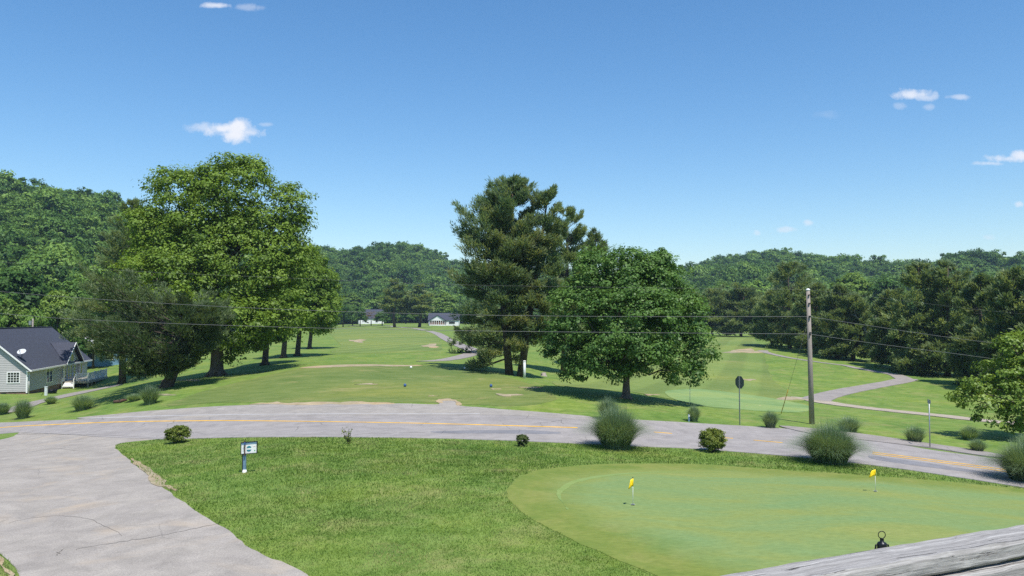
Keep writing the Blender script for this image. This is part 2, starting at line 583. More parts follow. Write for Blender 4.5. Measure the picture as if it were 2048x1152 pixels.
turf('bare_soil', (.26, .20, .12), (.36, .29, .19), (.44, .37, .26), straw=(.14, .19, .05), straw_amt=.9, fine=9, bump=.4, patch_scale=1.2)
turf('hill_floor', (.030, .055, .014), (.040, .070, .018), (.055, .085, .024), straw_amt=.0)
asphalt('road_asphalt', (.315, .290, .275), stain_amt=.12)
asphalt('drive_asphalt', (.348, .314, .276), stain=(.46, .36, .25), stain_amt=.55, crack=.25, along=0)
asphalt('shoulder_asphalt', (.325, .298, .270), stain=(.40, .34, .25), stain_amt=.35)
asphalt('path_asphalt', (.300, .270, .248), stain_amt=.3)
asphalt('patch_asphalt', (.215, .212, .225), stain_amt=.05)
asphalt('sand_track', (.400, .340, .270), stain_amt=.3, crack=0)
plain('yellow_paint', (.70, .40, .05), .7, var=.2, scale=1.5)
plain('faded_paint', (.42, .41, .41), .8, var=.1, scale=1.0)
plain('bark', (.075, .060, .048), .95, var=.55, scale=3.0, bump=.9)
plain('grey_bark', (.130, .110, .092), .95, var=.5, scale=3.0, bump=.9)
plain('dead_bark', (.24, .215, .19), .9, var=.4, scale=3.0, bump=.6)
leaf('oak_leaf', (.088, .156, .018), (.145, .235, .027), (.210, .315, .042), gloss=.02)
leaf('lime_leaf', (.105, .180, .026), (.155, .250, .036), (.215, .315, .052), gloss=.02)
leaf('maple_leaf', (.055, .128, .027), (.094, .190, .036), (.150, .262, .052), gloss=.025)
leaf('dogwood_leaf', (.090, .160, .020), (.150, .240, .030), (.230, .310, .045), gloss=.03)
leaf('pine_needle', (.105, .172, .082), (.190, .258, .112), (.285, .340, .150), trans=.48, gloss=.02)
leaf('dark_needle', (.060, .105, .042), (.110, .160, .060), (.190, .230, .088), trans=.4, gloss=.02)
leaf('olive_needle', (.108, .190, .108), (.180, .248, .120), (.275, .290, .130), trans=.48, gloss=.02)
leaf('forest_leaf', (.075, .155, .034), (.112, .210, .044), (.165, .270, .058), trans=.3, gloss=.01, var_scale=.9)
leaf('blade', (.110, .190, .085), (.205, .300, .150), (.380, .470, .290), trans=.42, gloss=.07, rough=.4)
leaf('shrub_leaf', (.095, .140, .020), (.170, .215, .032), (.270, .300, .055), gloss=.02)
leaf('conifer_leaf', (.050, .085, .024), (.090, .130, .036), (.150, .170, .050), gloss=.02)
leaf('rust_leaf', (.12, .09, .06), (.20, .15, .10), (.26, .20, .14), gloss=.02)
wood('grey_wood', (.105, .098, .090), (.31, .295, .28), (.60, .58, .55), 4.5, 0, ratio=40)
wood('pole_wood', (.16, .135, .115), (.29, .25, .22), (.41, .37, .335), .35, 2)
plain('siding', (.44, .425, .425), .6, var=.04, scale=2)
plain('trim_white', (.80, .80, .80), .5, var=.03)
plain('shingle', (.050, .055, .078), .85, var=.25, scale=5, bump=.4)
plain('red_shingle', (.22, .10, .09), .85, var=.2, scale=4)
plain('brick_red', (.22, .13, .10), .9, var=.3, scale=5)
plain('glass_dark', (.02, .025, .03), .08, spec=.7, var=.3)
plain('deck_wood', (.36, .32, .26), .85, var=.2, scale=4)
plain('blue_paint', (.16, .30, .42), .6, var=.1)
plain('dish_grey', (.55, .57, .58), .4, var=.06)
plain('dark_metal', (.03, .032, .036), .35, metal=.6, var=.2)
plain('galvanised', (.36, .38, .39), .45, metal=.7, var=.15, scale=12)
plain('sign_back', (.075, .10, .10), .45, metal=.4, var=.1)
plain('white_paint', (.80, .80, .78), .5, var=.05)
plain('pvc_white', (.62, .66, .66), .5, var=.08)
plain('yellow_flag', (.85, .60, .01), .6, var=.05)
plain('blue_marker', (.04, .10, .26), .5, var=.1)
plain('navy_post', (.16, .26, .36), .5, var=.15)
plain('teal_print', (.02, .20, .26), .5, var=.1)
plain('ink_print', (.20, .20, .22), .6, var=.1)
plain('red_print', (.55, .12, .12), .6, var=.1)
plain('green_print', (.10, .40, .12), .6, var=.1)
plain('brown_wood', (.09, .05, .035), .8, var=.2)
plain('black_frame', (.018, .022, .022), .5, var=.1)
plain('stone', (.33, .29, .26), .9, var=.3, scale=5, bump=.5)
plain('wire_black', (.17, .17, .17), .6, var=.05)
plain('concrete', (.42, .41, .39), .9, var=.12, scale=8, bump=.3)
plain('hole_white', (.75, .75, .75), .5, var=.03)


# ------------------------------------------------------------------ object helpers
def link(o, parent=None, loc=None):
    COL.objects.link(o)
    if parent is not None:
        o.parent = parent
    if loc is not None:
        o.location = loc
    return o


def tag(o, label=None, cat=None, group=None, kind=None):
    if label:
        o['label'] = label
    if cat:
        o['category'] = cat
    if group:
        o['group'] = group
    if kind:
        o['kind'] = kind
    return o


def thing(name, label, cat, loc, rz=0.0, group=None):
    o = bpy.data.objects.new(name, None)
    o.empty_display_size = .2
    link(o, None, loc)
    o.rotation_euler = (0, 0, rz)
    return tag(o, label, cat, group)


def np_mesh(name, V, F, mat, tint=None, smooth=False):
    V, F = np.asarray(V, np.float32), np.asarray(F, np.int32)
    me = bpy.data.meshes.new(name)
    k = F.shape[1]
    me.vertices.add(len(V))
    me.vertices.foreach_set('co', V.ravel())
    me.loops.add(F.size)
    me.loops.foreach_set('vertex_index', F.ravel())
    me.polygons.add(len(F))
    me.polygons.foreach_set('loop_start', np.arange(0, F.size, k, dtype=np.int32))
    me.polygons.foreach_set('loop_total', np.full(len(F), k, np.int32))
    if smooth:
        me.polygons.foreach_set('use_smooth', np.ones(len(F), bool))
    me.update(calc_edges=True)
    if tint is not None:
        a = me.attributes.new('tint', 'FLOAT', 'POINT')
        a.data.foreach_set('value', np.asarray(tint, np.float32))
    me.materials.append(MATS[mat])
    return me


def np_obj(name, V, F, mat, parent=None, tint=None, smooth=False, loc=None):
    return link(bpy.data.objects.new(name, np_mesh(name, V, F, mat, tint, smooth)), parent, loc)


class MB:
    """collects simple solids into one mesh"""
    def __init__(s):
        s.v, s.f, s.sm = [], [], []

    def poly(s, vs, fs, smooth=False):
        k = len(s.v)
        s.v += [tuple(p) for p in vs]
        s.f += [tuple(i + k for i in f) for f in fs]
        s.sm += [smooth] * len(fs)
        return s

    def box(s, x0, x1, y0, y1, z0, z1, M=None):
        vs = [Vector((x, y, z)) for x in (x0, x1) for y in (y0, y1) for z in (z0, z1)]
        if M:
            vs = [M @ p for p in vs]
        return s.poly(vs, [(0, 1, 3, 2), (4, 6, 7, 5), (0, 4, 5, 1), (2, 3, 7, 6), (0, 2, 6, 4), (1, 5, 7, 3)])

    def tube(s, path, rad, n=8, cap=True):
        path = [Vector(p) for p in path]
        if not hasattr(rad, '__len__'):
            rad = [rad] * len(path)
        vs, fs = [], []
        u = None
        for i, p in enumerate(path):
            t = (path[min(i + 1, len(path) - 1)] - path[max(i - 1, 0)]).normalized()
            if u is None:
                u = t.orthogonal().normalized()
            else:
                u = (u - t * u.dot(t))
                u = u.normalized() if u.length > 1e-6 else t.orthogonal().normalized()
            w = t.cross(u)
            for k in range(n):
                a = 2 * math.pi * k / n
                vs.append(p + (u * math.cos(a) + w * math.sin(a)) * rad[i])
        for i in range(len(path) - 1):
            for k in range(n):
                fs.append((i * n + k, i * n + (k + 1) % n, (i + 1) * n + (k + 1) % n, (i + 1) * n + k))
        s.poly(vs, fs, True)
        if cap:
            b = len(s.v) - len(vs)
            s.f.append(tuple(b + k for k in reversed(range(n)))); s.sm.append(False)
            s.f.append(tuple(b + (len(path) - 1) * n + k for k in range(n))); s.sm.append(False)
        return s

    def lathe(s, prof, c=(0, 0, 0), n=16):
        vs, fs = [], []
        for r, z in prof:
            for k in range(n):
                a = 2 * math.pi * k / n
                vs.append((c[0] + r * math.cos(a), c[1] + r * math.sin(a), c[2] + z))
        for i in range(len(prof) - 1):
            for k in range(n):
                fs.append((i * n + k, i * n + (k + 1) % n, (i + 1) * n + (k + 1) % n, (i + 1) * n + k))
        return s.poly(vs, fs, True)

    def slab(s, pts, off):
        """polygon thickened by the vector off"""
        n = len(pts)
        a = [Vector(p) for p in pts]
        b = [p + Vector(off) for p in a]
        fs = [tuple(range(n)), tuple(reversed(range(n, 2 * n)))]
        fs += [(i, (i + 1) % n + 0, (i + 1) % n + n, i + n) for i in range(n)]
        return s.poly(a + b, [tuple(f) for f in fs])

    def build(s, name, mat, parent=None, loc=None, bevel=0.0):
        me = bpy.data.meshes.new(name)
        me.from_pydata(s.v, [], s.f)
        me.polygons.foreach_set('use_smooth', s.sm)
        bm = bmesh.new(); bm.from_mesh(me)
        bmesh.ops.recalc_face_normals(bm, faces=bm.faces)
        if bevel:
            bmesh.ops.bevel(bm, geom=bm.edges[:], offset=bevel, segments=2, affect='EDGES', clamp_overlap=True)
        bm.to_mesh(me); bm.free()
        me.materials.append(MATS[mat])
        return link(bpy.data.objects.new(name, me), parent, loc)


def copy_tree(o, loc, rz=0.0, sc=(1, 1, 1), label=None, group=None):
    c = o.copy()
    link(c)
    c.location, c.rotation_euler, c.scale = loc, (0, 0, rz), sc
    tag(c, label, None, group)
    for ch in o.children:
        k = ch.copy()
        link(k, c)
    return c


# ------------------------------------------------------------------ ground and hills
th_f = np.arange(-46, 46.001, .4)
th_s = np.concatenate((np.arange(-180, -46, 4.0), th_f, np.arange(48, 180, 4.0)))
rad = np.concatenate(([.05, 1, 2.5], np.geomspace(4, 650, 400), np.geomspace(660, 2600, 46)))
TH, RR = np.meshgrid(np.radians(th_s), rad)
GX, GY = RR * np.sin(TH), RR * np.cos(TH)
GZ = H(GX, GY)
nt, nr = len(th_s), len(rad)
idx = np.arange(nt * nr).reshape(nr, nt)
jn = np.roll(idx, -1, 1)
quads = np.stack((idx[:-1], jn[:-1], jn[1:], idx[1:]), -1)[:, :, ::-1].reshape(-1, 4)
drm, dbm, _ = hill_params(GX, GY)
is_hill = ((RR > dbm) & (GY > -50))[1:, :].reshape(-1)
GV = np.stack((GX, GY, GZ), -1).reshape(-1, 3)


def sub_mesh(name, mask, mat):
    q = quads[mask]
    u, inv = np.unique(q, return_inverse=True)
    return tag(np_obj(name, GV[u], inv.reshape(-1, 4), mat, smooth=True), kind='structure')


sub_mesh('ground', ~is_hill, 'rough')
sub_mesh('hills', is_hill, 'hill_floor')


# ------------------------------------------------------------------ sheets on the ground
def smooth_loop(p, n=6, closed=True):
    p = np.array(p, float)
    N = len(p)
    out = []
    for i in range(N if closed else N - 1):
        if closed:
            a, b, c, d = p[(i - 1) % N], p[i], p[(i + 1) % N], p[(i + 2) % N]
        else:
            a, b, c, d = p[max(i - 1, 0)], p[i], p[i + 1], p[min(i + 2, N - 1)]
        for t in np.arange(n) / n:
            out.append(.5 * ((2 * b) + (c - a) * t + (2 * a - 5 * b + 4 * c - d) * t * t + (3 * b - a - 3 * c + d) * t ** 3))
    if not closed:
        out.append(p[-1])
    return np.array(out)


def resample(p, step_rel, jit, rng, closed=True):
    """world outline with points every step, edge slightly ragged"""
    q = [p[0]]
    pp = np.vstack((p, p[:1])) if closed else p
    for a, b in zip(pp[:-1], pp[1:]):
        L = np.hypot(*(b - a))
        st = max(.12, step_rel * np.hypot(*a))
        k = max(1, int(L / st))
        for i in range(1, k + 1):
            q.append(a + (b - a) * i / k)
    q = np.array(q[:-1] if closed else q)
    if jit:
        dd = np.hypot(q[:, 0], q[:, 1])[:, None]
        w = rng.normal(size=q.shape)
        w = (w + np.roll(w, 1, 0)) * .5 + .8 * np.repeat(rng.normal(size=(len(q) // 5 + 1, 2)), 5, 0)[:len(q)]
        q = q + w * jit
    return q


def inside(poly, x, y):
    c = np.zeros(np.shape(x), bool)
    n = len(poly)
    for i in range(n):
        x0, y0 = poly[i]
        x1, y1 = poly[(i + 1) % n]
        if y0 == y1:
            continue
        t = ((y0 > y) != (y1 > y)) & (x < (x1 - x0) * (y - y0) / (y1 - y0) + x0)
        c ^= t
    return c


OUT = {}


def sheet(name, world, mat, off, cell=.02, jit=0.0, kind='structure', seed=1, label=None, cat=None, parent=None, step=.012):
    """surface laid on the terrain inside a world outline"""
    rng = np.random.default_rng(seed)
    p = resample(np.array(world, float), step, jit, rng)
    OUT[name] = p
    x0, y0 = p.min(0)
    x1, y1 = p.max(0)
    # interior points on a polar grid so that density follows the ground mesh
    r0 = max(2.0, np.hypot(np.maximum(0, np.maximum(x0, -x1)), max(y0, 1)))
    r1 = max(np.hypot(a, b) for a in (x0, x1) for b in (y0, y1))
    rr = np.exp(np.arange(math.log(r0), math.log(r1) + cell, cell))
    t0, t1 = np.arctan2(p[:, 0], p[:, 1]).min(), np.arctan2(p[:, 0], p[:, 1]).max()
    tt = np.arange(t0, t1, cell * .8)
    T, Q = np.meshgrid(tt, rr)
    gx, gy = (Q * np.sin(T)).ravel(), (Q * np.cos(T)).ravel()
    m = inside(p, gx, gy)
    g = np.stack((gx[m], gy[m]), -1)
    allp = np.vstack((p, g))
    n = len(p)
    res = delaunay_2d_cdt([Vector(v) for v in allp], [(i, (i + 1) % n) for i in range(n)], [], 1, 1e-5)
    v2 = np.array([tuple(v) for v in res[0]])
    z = H(v2[:, 0], v2[:, 1]) + off
    F = np.array([f for f in res[2] if len(f) == 3])
    # face up
    a, b, c = v2[F[:, 0]], v2[F[:, 1]], v2[F[:, 2]]
    s = (b[:, 0] - a[:, 0]) * (c[:, 1] - a[:, 1]) - (b[:, 1] - a[:, 1]) * (c[:, 0] - a[:, 0])
    F[s < 0] = F[s < 0][:, ::-1]
    zb = H(p[:, 0], p[:, 1])
    k0 = len(v2)
    V3 = np.vstack((np.column_stack((v2, z)), np.column_stack((p, zb + off)), np.column_stack((p, zb - .08))))
    i0 = np.arange(n)
    i1 = (i0 + 1) % n
    F = np.vstack((F, np.column_stack((k0 + i0, k0 + n + i0, k0 + i1)), np.column_stack((k0 + i1, k0 + n + i0, k0 + n + i1))))
    o = np_obj(name, V3, F, mat, parent, smooth=False)
    return tag(o, label, cat, None, kind)


def pix_loop(pix, n=5, smooth=True):
    p = smooth_loop(pix, n) if smooth else np.array(pix, float)
    return hits(p)[:, :2]


def ribbon(name, centre, width, mat, off, n=8, jit=0.0, seed=3, parent=None, label=None, kind='structure', world=False):
    c = np.array(centre, float) if world else hits(smooth_loop(centre, n, False))[:, :2]
    if world:
        c = smooth_loop(c, n, False)
    t = np.gradient(c, axis=0)
    t /= np.linalg.norm(t, axis=1)[:, None]
    nrm = np.stack((-t[:, 1], t[:, 0]), -1)
    w = np.interp(np.linspace(0, 1, len(c)), np.linspace(0, 1, len(np.atleast_1d(width))), np.atleast_1d(width))[:, None]
    return sheet(name, np.vstack((c + nrm * w / 2, (c - nrm * w / 2)[::-1])), mat, off, jit=jit, seed=seed, kind=kind, label=label, parent=parent)


# fairways, greens, tee
fw = [xd(*p) for p in ((590, 88), (700, 86), (820, 90), (862, 98), (888, 112), (896, 130), (880, 165), (868, 220), (850, 300), (800, 350), (700, 380), (620, 400), (640, 300), (640, 230), (668, 180), (672, 140), (668, 118), (640, 100))]
fw2 = [xd(*p) for p in ((664, 122), (760, 118), (850, 122), (884, 130), (880, 165), (872, 220), (855, 300), (800, 350), (700, 380), (640, 400), (655, 300), (664, 230), (676, 180), (682, 145))]
sheet('fairway', smooth_loop(fw2, 4), 'fairway_turf', .03, jit=.1, seed=2)
fwr = [xd(*p) for p in ((1110, 64), (1130, 78), (1250, 95), (1345, 120), (1400, 150), (1425, 190), (1440, 220), (1500, 215), (1510, 180), (1525, 150), (1530, 120), (1545, 95), (1590, 78), (1600, 72), (1500, 66), (1400, 62), (1330, 61), (1250, 66), (1170, 62))]
sheet('fairway', smooth_loop(fwr, 4), 'fairway_turf', .03, jit=.08, seed=4)
sheet('far_green', pix_loop([(1330, 786), (1345, 781), (1400, 779), (1480, 788), (1560, 800), (1614, 812), (1622, 820), (1600, 825), (1540, 824), (1460, 818), (1400, 812), (1350, 800)]), 'far_green_turf', .05, seed=5)
sheet('tee_box', pix_loop([(330, 812), (430, 806), (560, 805), (700, 805), (860, 806), (960, 810), (1050, 812), (1110, 800), (1090, 780), (1040, 762), (990, 747), (935, 735), (880, 731), (780, 730), (680, 730), (600, 737), (530, 752), (470, 766), (400, 785)]), 'tee_turf', .02, jit=.10, seed=6)
sheet('bare_strip', pix_loop([(600, 737), (640, 732), (720, 729.4), (800, 730.5), (845, 731.5), (800, 733.5), (720, 733), (650, 736)]), 'bare_soil', .045, jit=.12, seed=7)
COLLAR = [(1016, 990), (1022, 966), (1050, 949), (1100, 938), (1180, 930), (1280, 927), (1400, 929), (1550, 939), (1700, 949), (1850, 960), (2048, 979), (2200, 1000), (2330, 1080),
          (2200, 1260), (1800, 1330), (1500, 1240), (1310, 1152), (1230, 1118), (1150, 1083), (1085, 1050), (1036, 1018)]
pg = sheet('putting_green', pix_loop(COLLAR, 6), 'practice_green', .008, jit=.03, seed=8, cell=.014)
_pv = np.empty(len(pg.data.vertices) * 3, np.float32)
pg.data.vertices.foreach_get('co', _pv)
_pv = _pv.reshape(-1, 3)[:, :2]
_ol = OUT['putting_green']
_ed = np.min(np.hypot(_pv[:, None, 0] - _ol[None, :, 0], _pv[:, None, 1] - _ol[None, :, 1]), 1)
pg.data.attributes.new('edge', 'FLOAT', 'POINT').data.foreach_set('value', _ed.astype(np.float32))
ribbon('green_edge_ring', [(1440, 945.5), (1330, 944.5), (1250, 948), (1190, 955), (1145, 966), (1120, 982), (1120, 1000), (1136, 1020)], [.02, .10, .2, .26, .26, .2, .1, .02], 'ring_turf', .014, jit=.02)

# road, driveway, paths
ROAD_N = [(-420, 935), (-200, 890), (0, 868), (60, 866), (200, 874), (330, 879), (450, 876), (640, 874.5), (800, 876), (1000, 881), (1200, 890), (1400, 899), (1600, 915), (1800, 938), (2048, 976), (2300, 1018)]
ROAD_F = [(2300, 968), (2048, 927), (1960, 914), (1860, 900), (1790, 888), (1700, 873), (1620, 862), (1480, 852), (1250, 839), (1000, 828), (800, 829), (640, 830), (400, 833), (200, 838), (0, 846), (-200, 858), (-420, 880)]
road_loop = np.vstack((smooth_loop(ROAD_N, 5, False), smooth_loop(ROAD_F, 5, False)))
sheet('road', hits(road_loop)[:, :2], 'road_asphalt', .026, jit=.03, seed=11)
DRIVE = [(60, 862), (200, 868), (345, 874), (300, 880), (245, 886), (231, 894), (240, 905), (285, 941), (335, 980), (385, 1017), (435, 1050), (485, 1083), (545, 1118), (625, 1157), (800, 1260), (600, 1400),
         (200, 1330), (80, 1210), (35, 1150), (0, 1105), (-80, 1070), (-250, 1010), (-200, 950), (-60, 895), (18, 876), (30, 870)]
sheet('driveway', pix_loop(DRIVE, 5), 'drive_asphalt', .012, jit=.03, seed=12)
SHOULD = [(150, 837), (230, 829), (320, 821), (430, 814), (560, 809), (700, 808), (800, 808), (868, 810), (882, 806), (878, 801), (900, 800), (914, 806), (918, 812), (1000, 819), (1090, 826), (1180, 834), (1160, 840), (1000, 831), (800, 832), (640, 833), (400, 836), (250, 839)]
sheet('paved_shoulder', pix_loop(SHOULD, 4), 'shoulder_asphalt', .036, jit=.05, seed=13)
sheet('soil_verge', pix_loop([(500, 808.5), (540, 806), (580, 806.5), (620, 804.5), (660, 806), (700, 805), (750, 806.5), (790, 808.5), (730, 810), (640, 809.5), (560, 811)]), 'bare_soil', .045, jit=.16, seed=14)
sheet('soil_verge', pix_loop([(868, 804), (880, 799.5), (905, 799), (918, 804), (921, 811), (912, 812), (908, 804), (884, 803), (884, 807)]), 'bare_soil', .044, jit=.06, seed=15)
SIDE = [(1560, 853), (1680, 864), (1780, 877), (1862, 889), (1940, 900), (2012, 913), (2030, 920), (1990, 916), (1925, 907), (1862, 897), (1800, 890), (1740, 883), (1640, 872)]
sheet('side_road', pix_loop(SIDE, 4), 'path_asphalt', .06, jit=.02, seed=15)
sheet('drive_edge_soil', pix_loop([(25, 1160), (-10, 1098), (-60, 1080), (-30, 1105), (0, 1130), (10, 1180)]), 'bare_soil', .028, jit=.06, seed=16)
ribbon('drive_verge_soil', [(262, 917), (285, 934), (318, 962), (345, 984)], [.06, .26, .3, .06], 'bare_soil', .03, jit=.06)
# cart paths
ribbon('cart_path', [(2120, 860), (2048, 850), (1960, 841), (1880, 832), (1800, 824), (1720, 815), (1660, 807), (1625, 800), (1590, 797)], [2.6, 2.6, 2.6, 2.6, 2.8, 3.2], 'sand_track', .05, jit=.05)
ribbon('cart_path', [(1632, 801), (1650, 793), (1690, 783), (1750, 772), (1800, 763), (1815, 758)], 2.5, 'path_asphalt', .06, jit=.03)
ribbon('cart_path', [(1810, 759), (1790, 750), (1750, 743), (1715, 737), (1690, 731)], [2.2, 1.9, 1.5, 1.2], 'path_asphalt', .06, jit=.03)
ribbon('cart_path', [(1690, 731), (1640, 725), (1580, 716), (1535, 706), (1525, 701)], [1.2, 1.0, 1.2, 1.8], 'path_asphalt', .055, jit=.03)
ribbon('cart_path', [xd(850, 93), xd(885, 97), xd(925, 107), xd(947, 117), xd(943, 125), xd(915, 150), xd(895, 180), xd(875, 225), xd(858, 255)], 2.4, 'path_asphalt', .06, jit=.03, world=True)
ribbon('cart_path', [xd(850, 262), xd(830, 300), xd(812, 315), xd(790, 345), xd(782, 372), xd(740, 395), xd(700, 402)], 2.2, 'path_asphalt', .10, jit=.03, world=True)
ribbon('house_walk', [(20, 825), (60, 809), (110, 797), (160, 786), (205, 777), (240, 770)], 2.0, 'path_asphalt', .05, jit=.03)
# bare spots
for k, (px, py, w, d) in enumerate(((1490, 703, 38, 4), (1585, 798, 40, 3), (1300, 790, 16, 1), (1497, 760, 12, 1.5), (716, 682, 14, 3), (862, 692, 14, 4), (735, 769, 20, 1.2), (866, 793, 10, .8), (990, 779, 10, .8),
                                    (1015, 791, 26, 2.4), (1064, 776, 20, 1.0), (380, 761, 22, 1.4), (325, 790, 22, 1.4), (1505, 812, 14, 1), (760, 1013, 24, 2.2), (735, 1090, 30, 2.5), (775, 1125, 26, 2), (860, 1045, 16, 1.6))):
    a = np.linspace(0, 2 * math.pi, 14, endpoint=False)
    rr_ = 1 + .35 * np.sin(a * 3 + k) + .2 * np.cos(a * 5 + 2 * k)
    lp = [(px + w * math.cos(t) * q, py + d * math.sin(t) * q) for t, q in zip(a, rr_)]
    if py < 1000:
        sheet('bare_patch', hits(lp)[:, :2], 'bare_soil', .05, jit=.06, seed=30 + k)
# markings
rd = dict(off=.0525)
YEL = [(-420, 905), (-200, 874), (0, 856), (120, 849.5), (250, 844.5), (400, 842.5), (500, 842.5), (700, 845), (900, 849), (1155, 856.5)]
ribbon('yellow_line', YEL, .20, 'yellow_paint', .040)
for a in ([(1308, 865.3), (1344, 868)], [(1430, 875), (1466, 878)], [(1507, 881.5), (1565, 886.5)]):
    ribbon('yellow_line', a, .14, 'yellow_paint', .040)
ribbon('yellow_line', [(1745, 905.5), (1850, 919), (1950, 932), (2048, 947), (2300, 990)], .13, 'yellow_paint', .040)
ribbon('yellow_line', [(1745, 908.8), (1850, 922.4), (1950, 935.6), (2048, 951), (2300, 994.5)], .13, 'yellow_paint', .040)
ribbon('white_line', [(180, 837.5), (320, 832.8), (450, 830.3), (640, 828.8), (800, 828.2), (960, 828.5)], .16, 'faded_paint', .040)
for k, lp in enumerate(([(862, 864), (960, 862), (1060, 862), (1120, 866), (1100, 869), (990, 868), (900, 868)], [(196, 837.5), (250, 834.5), (262, 836), (215, 838.5)], [(275, 838), (310, 836.5), (326, 837.5), (290, 839.5)],
                        [(1745, 913), (1850, 927), (1960, 944), (1965, 948), (1850, 935), (1750, 920)])):
    sheet('asphalt_patch', pix_loop(lp, 4), 'patch_asphalt', .034, jit=.03, seed=60 + k)


plain('crack_dark', (.13, .12, .11), .95, var=.4, scale=3)
crk = np.random.default_rng(17)
for pl, w in (([(150, 1101), (200, 1091), (270, 1081), (330, 1071), (400, 1056), (440, 1048)], [.012, .03, .05, .03, .035, .01]), ([(20, 1046), (70, 1036), (130, 1033), (180, 1040), (215, 1056), (245, 1072)], [.006, .015, .018, .015, .02, .006]),
              ([(64, 904), (110, 898), (170, 903), (228, 900)], [.01, .03, .03, .01]),
              ([(34, 869), (90, 868.5), (150, 870), (220, 871.5), (300, 876)], [.02, .04, .05, .04, .02]), ([(112, 1112), (120, 1106), (126, 1100)], [.006, .015, .006]),
              ([(500, 824), (516, 818), (524, 812)], [.03, .06, .03]), ([(705, 872), (740, 868), (790, 867), (850, 866)], [.02, .04, .04, .02])):
    q = smooth_loop(pl, 7, False)
    q = q + crk.normal(0, 1, q.shape) * np.array((2.2, .55)) * ((q[:, 1:2] - HOR) / 450)
    ribbon('asphalt_crack', q, [k_ * .62 for k_ in w], 'crack_dark', .033 if pl[0][1] < 880 else .018, n=1)


# ------------------------------------------------------------------ foliage
def quad_leaves(C, N, size, rng, asp=.62, tint=None):
    """rhombic leaf faces at centres C, roughly facing N"""
    n = len(C)
    N = N / (np.linalg.norm(N, axis=1)[:, None] + 1e-9)
    t = rng.normal(size=(n, 3))
    u = np.cross(N, t)
    u /= np.linalg.norm(u, axis=1)[:, None] + 1e-9
    v = np.cross(N, u)
    s = (size * np.exp(rng.normal(0, .28, n)))[:, None]
    V = np.stack((C + u * s, C + v * s * asp + N * s * .12, C - u * s, C - v * s * asp + N * s * .12), 1).reshape(-1, 3)
    F = np.arange(4 * n).reshape(n, 4)
    T = np.repeat(tint if tint is not None else rng.random(n), 4)
    return V, F, T


def leafy(rng, lobes, n_leaves, size, clump=.55, fill=.35, up=.5, per=90):
    """leaf clumps spread over and inside a set of ellipsoid lobes (cx,cy,cz,rx,ry,rz)"""
    L = np.array(lobes, float)
    area = (L[:, 3] * L[:, 5] + L[:, 3] * L[:, 4] + L[:, 4] * L[:, 5])
    ncl = max(24, int(n_leaves / per))
    which = rng.choice(len(L), ncl * 2, p=area / area.sum())
    d = rng.normal(size=(len(which), 3))
    d /= np.linalg.norm(d, axis=1)[:, None]
    low = d[:, 2] < -.35
    d[low, 2] *= np.where(rng.random(low.sum()) < .6, -1, 1)
    rr = np.where(rng.random(len(which)) < fill, rng.uniform(.35, .85, len(which)), rng.uniform(.82, 1.05, len(which)))
    c = L[which, :3] + d * L[which, 3:] * rr[:, None]
    # drop clumps deep within another lobe
    q = (((c[:, None] - L[None, :, :3]) / L[None, :, 3:]) ** 2).sum(-1).min(1)
    keep = (q > .30) | (rng.random(len(c)) < .12)
    c, d, which = c[keep][:ncl], d[keep][:ncl], which[keep][:ncl]
    ncl = len(c)
    csz = clump * np.exp(rng.normal(0, .3, ncl))
    ct = np.clip(rng.normal(.45, .2, ncl), 0, 1)
    k = rng.integers(0, ncl, n_leaves)
    off = rng.normal(size=(n_leaves, 3))
    off /= np.linalg.norm(off, axis=1)[:, None]
    off *= (rng.random(n_leaves) ** .45)[:, None]
    C = c[k] + off * csz[k][:, None] * np.array((1.15, 1.15, .62))
    N = d[k] * .35 + off * .75 + rng.normal(size=(n_leaves, 3)) * .34 + np.array((0, 0, up))
    t = np.clip(ct[k] + rng.normal(0, .12, n_leaves), 0, 1)
    V, F, T = quad_leaves(C, N, size, rng, tint=t)
    return V, F, T, c


def bent(a, b, rng, k=5, wob=.08, sag=0.0):
    a, b = Vector(a), Vector(b)
    L = (b - a).length
    ps = []
    for i in range(k + 1):
        t = i / k
        p = a.lerp(b, t)
        if 0 < i < k:
            p += Vector(rng.normal(0, wob * L * .5, 3))
        p.z += sag * L * math.sin(math.pi * t)
        ps.append(p)
    return ps


def tree_root(name, label, cat, base, group=None):
    return thing(name, label, cat, base - Vector((0, 0, .05)), 0, group)


def flare(mb, r, rng, n=6):
    for k in range(n):
        a = 2 * math.pi * (k + rng.random() * .6) / n
        d = Vector((math.cos(a), math.sin(a), 0))
        mb.tube([d * r * .35 + Vector((0, 0, r * 2.0)), d * r * .85 + Vector((0, 0, r * .8)), d * r * 1.9 + Vector((0, 0, -.1))], [r * .45, r * .42, r * .22], 6)


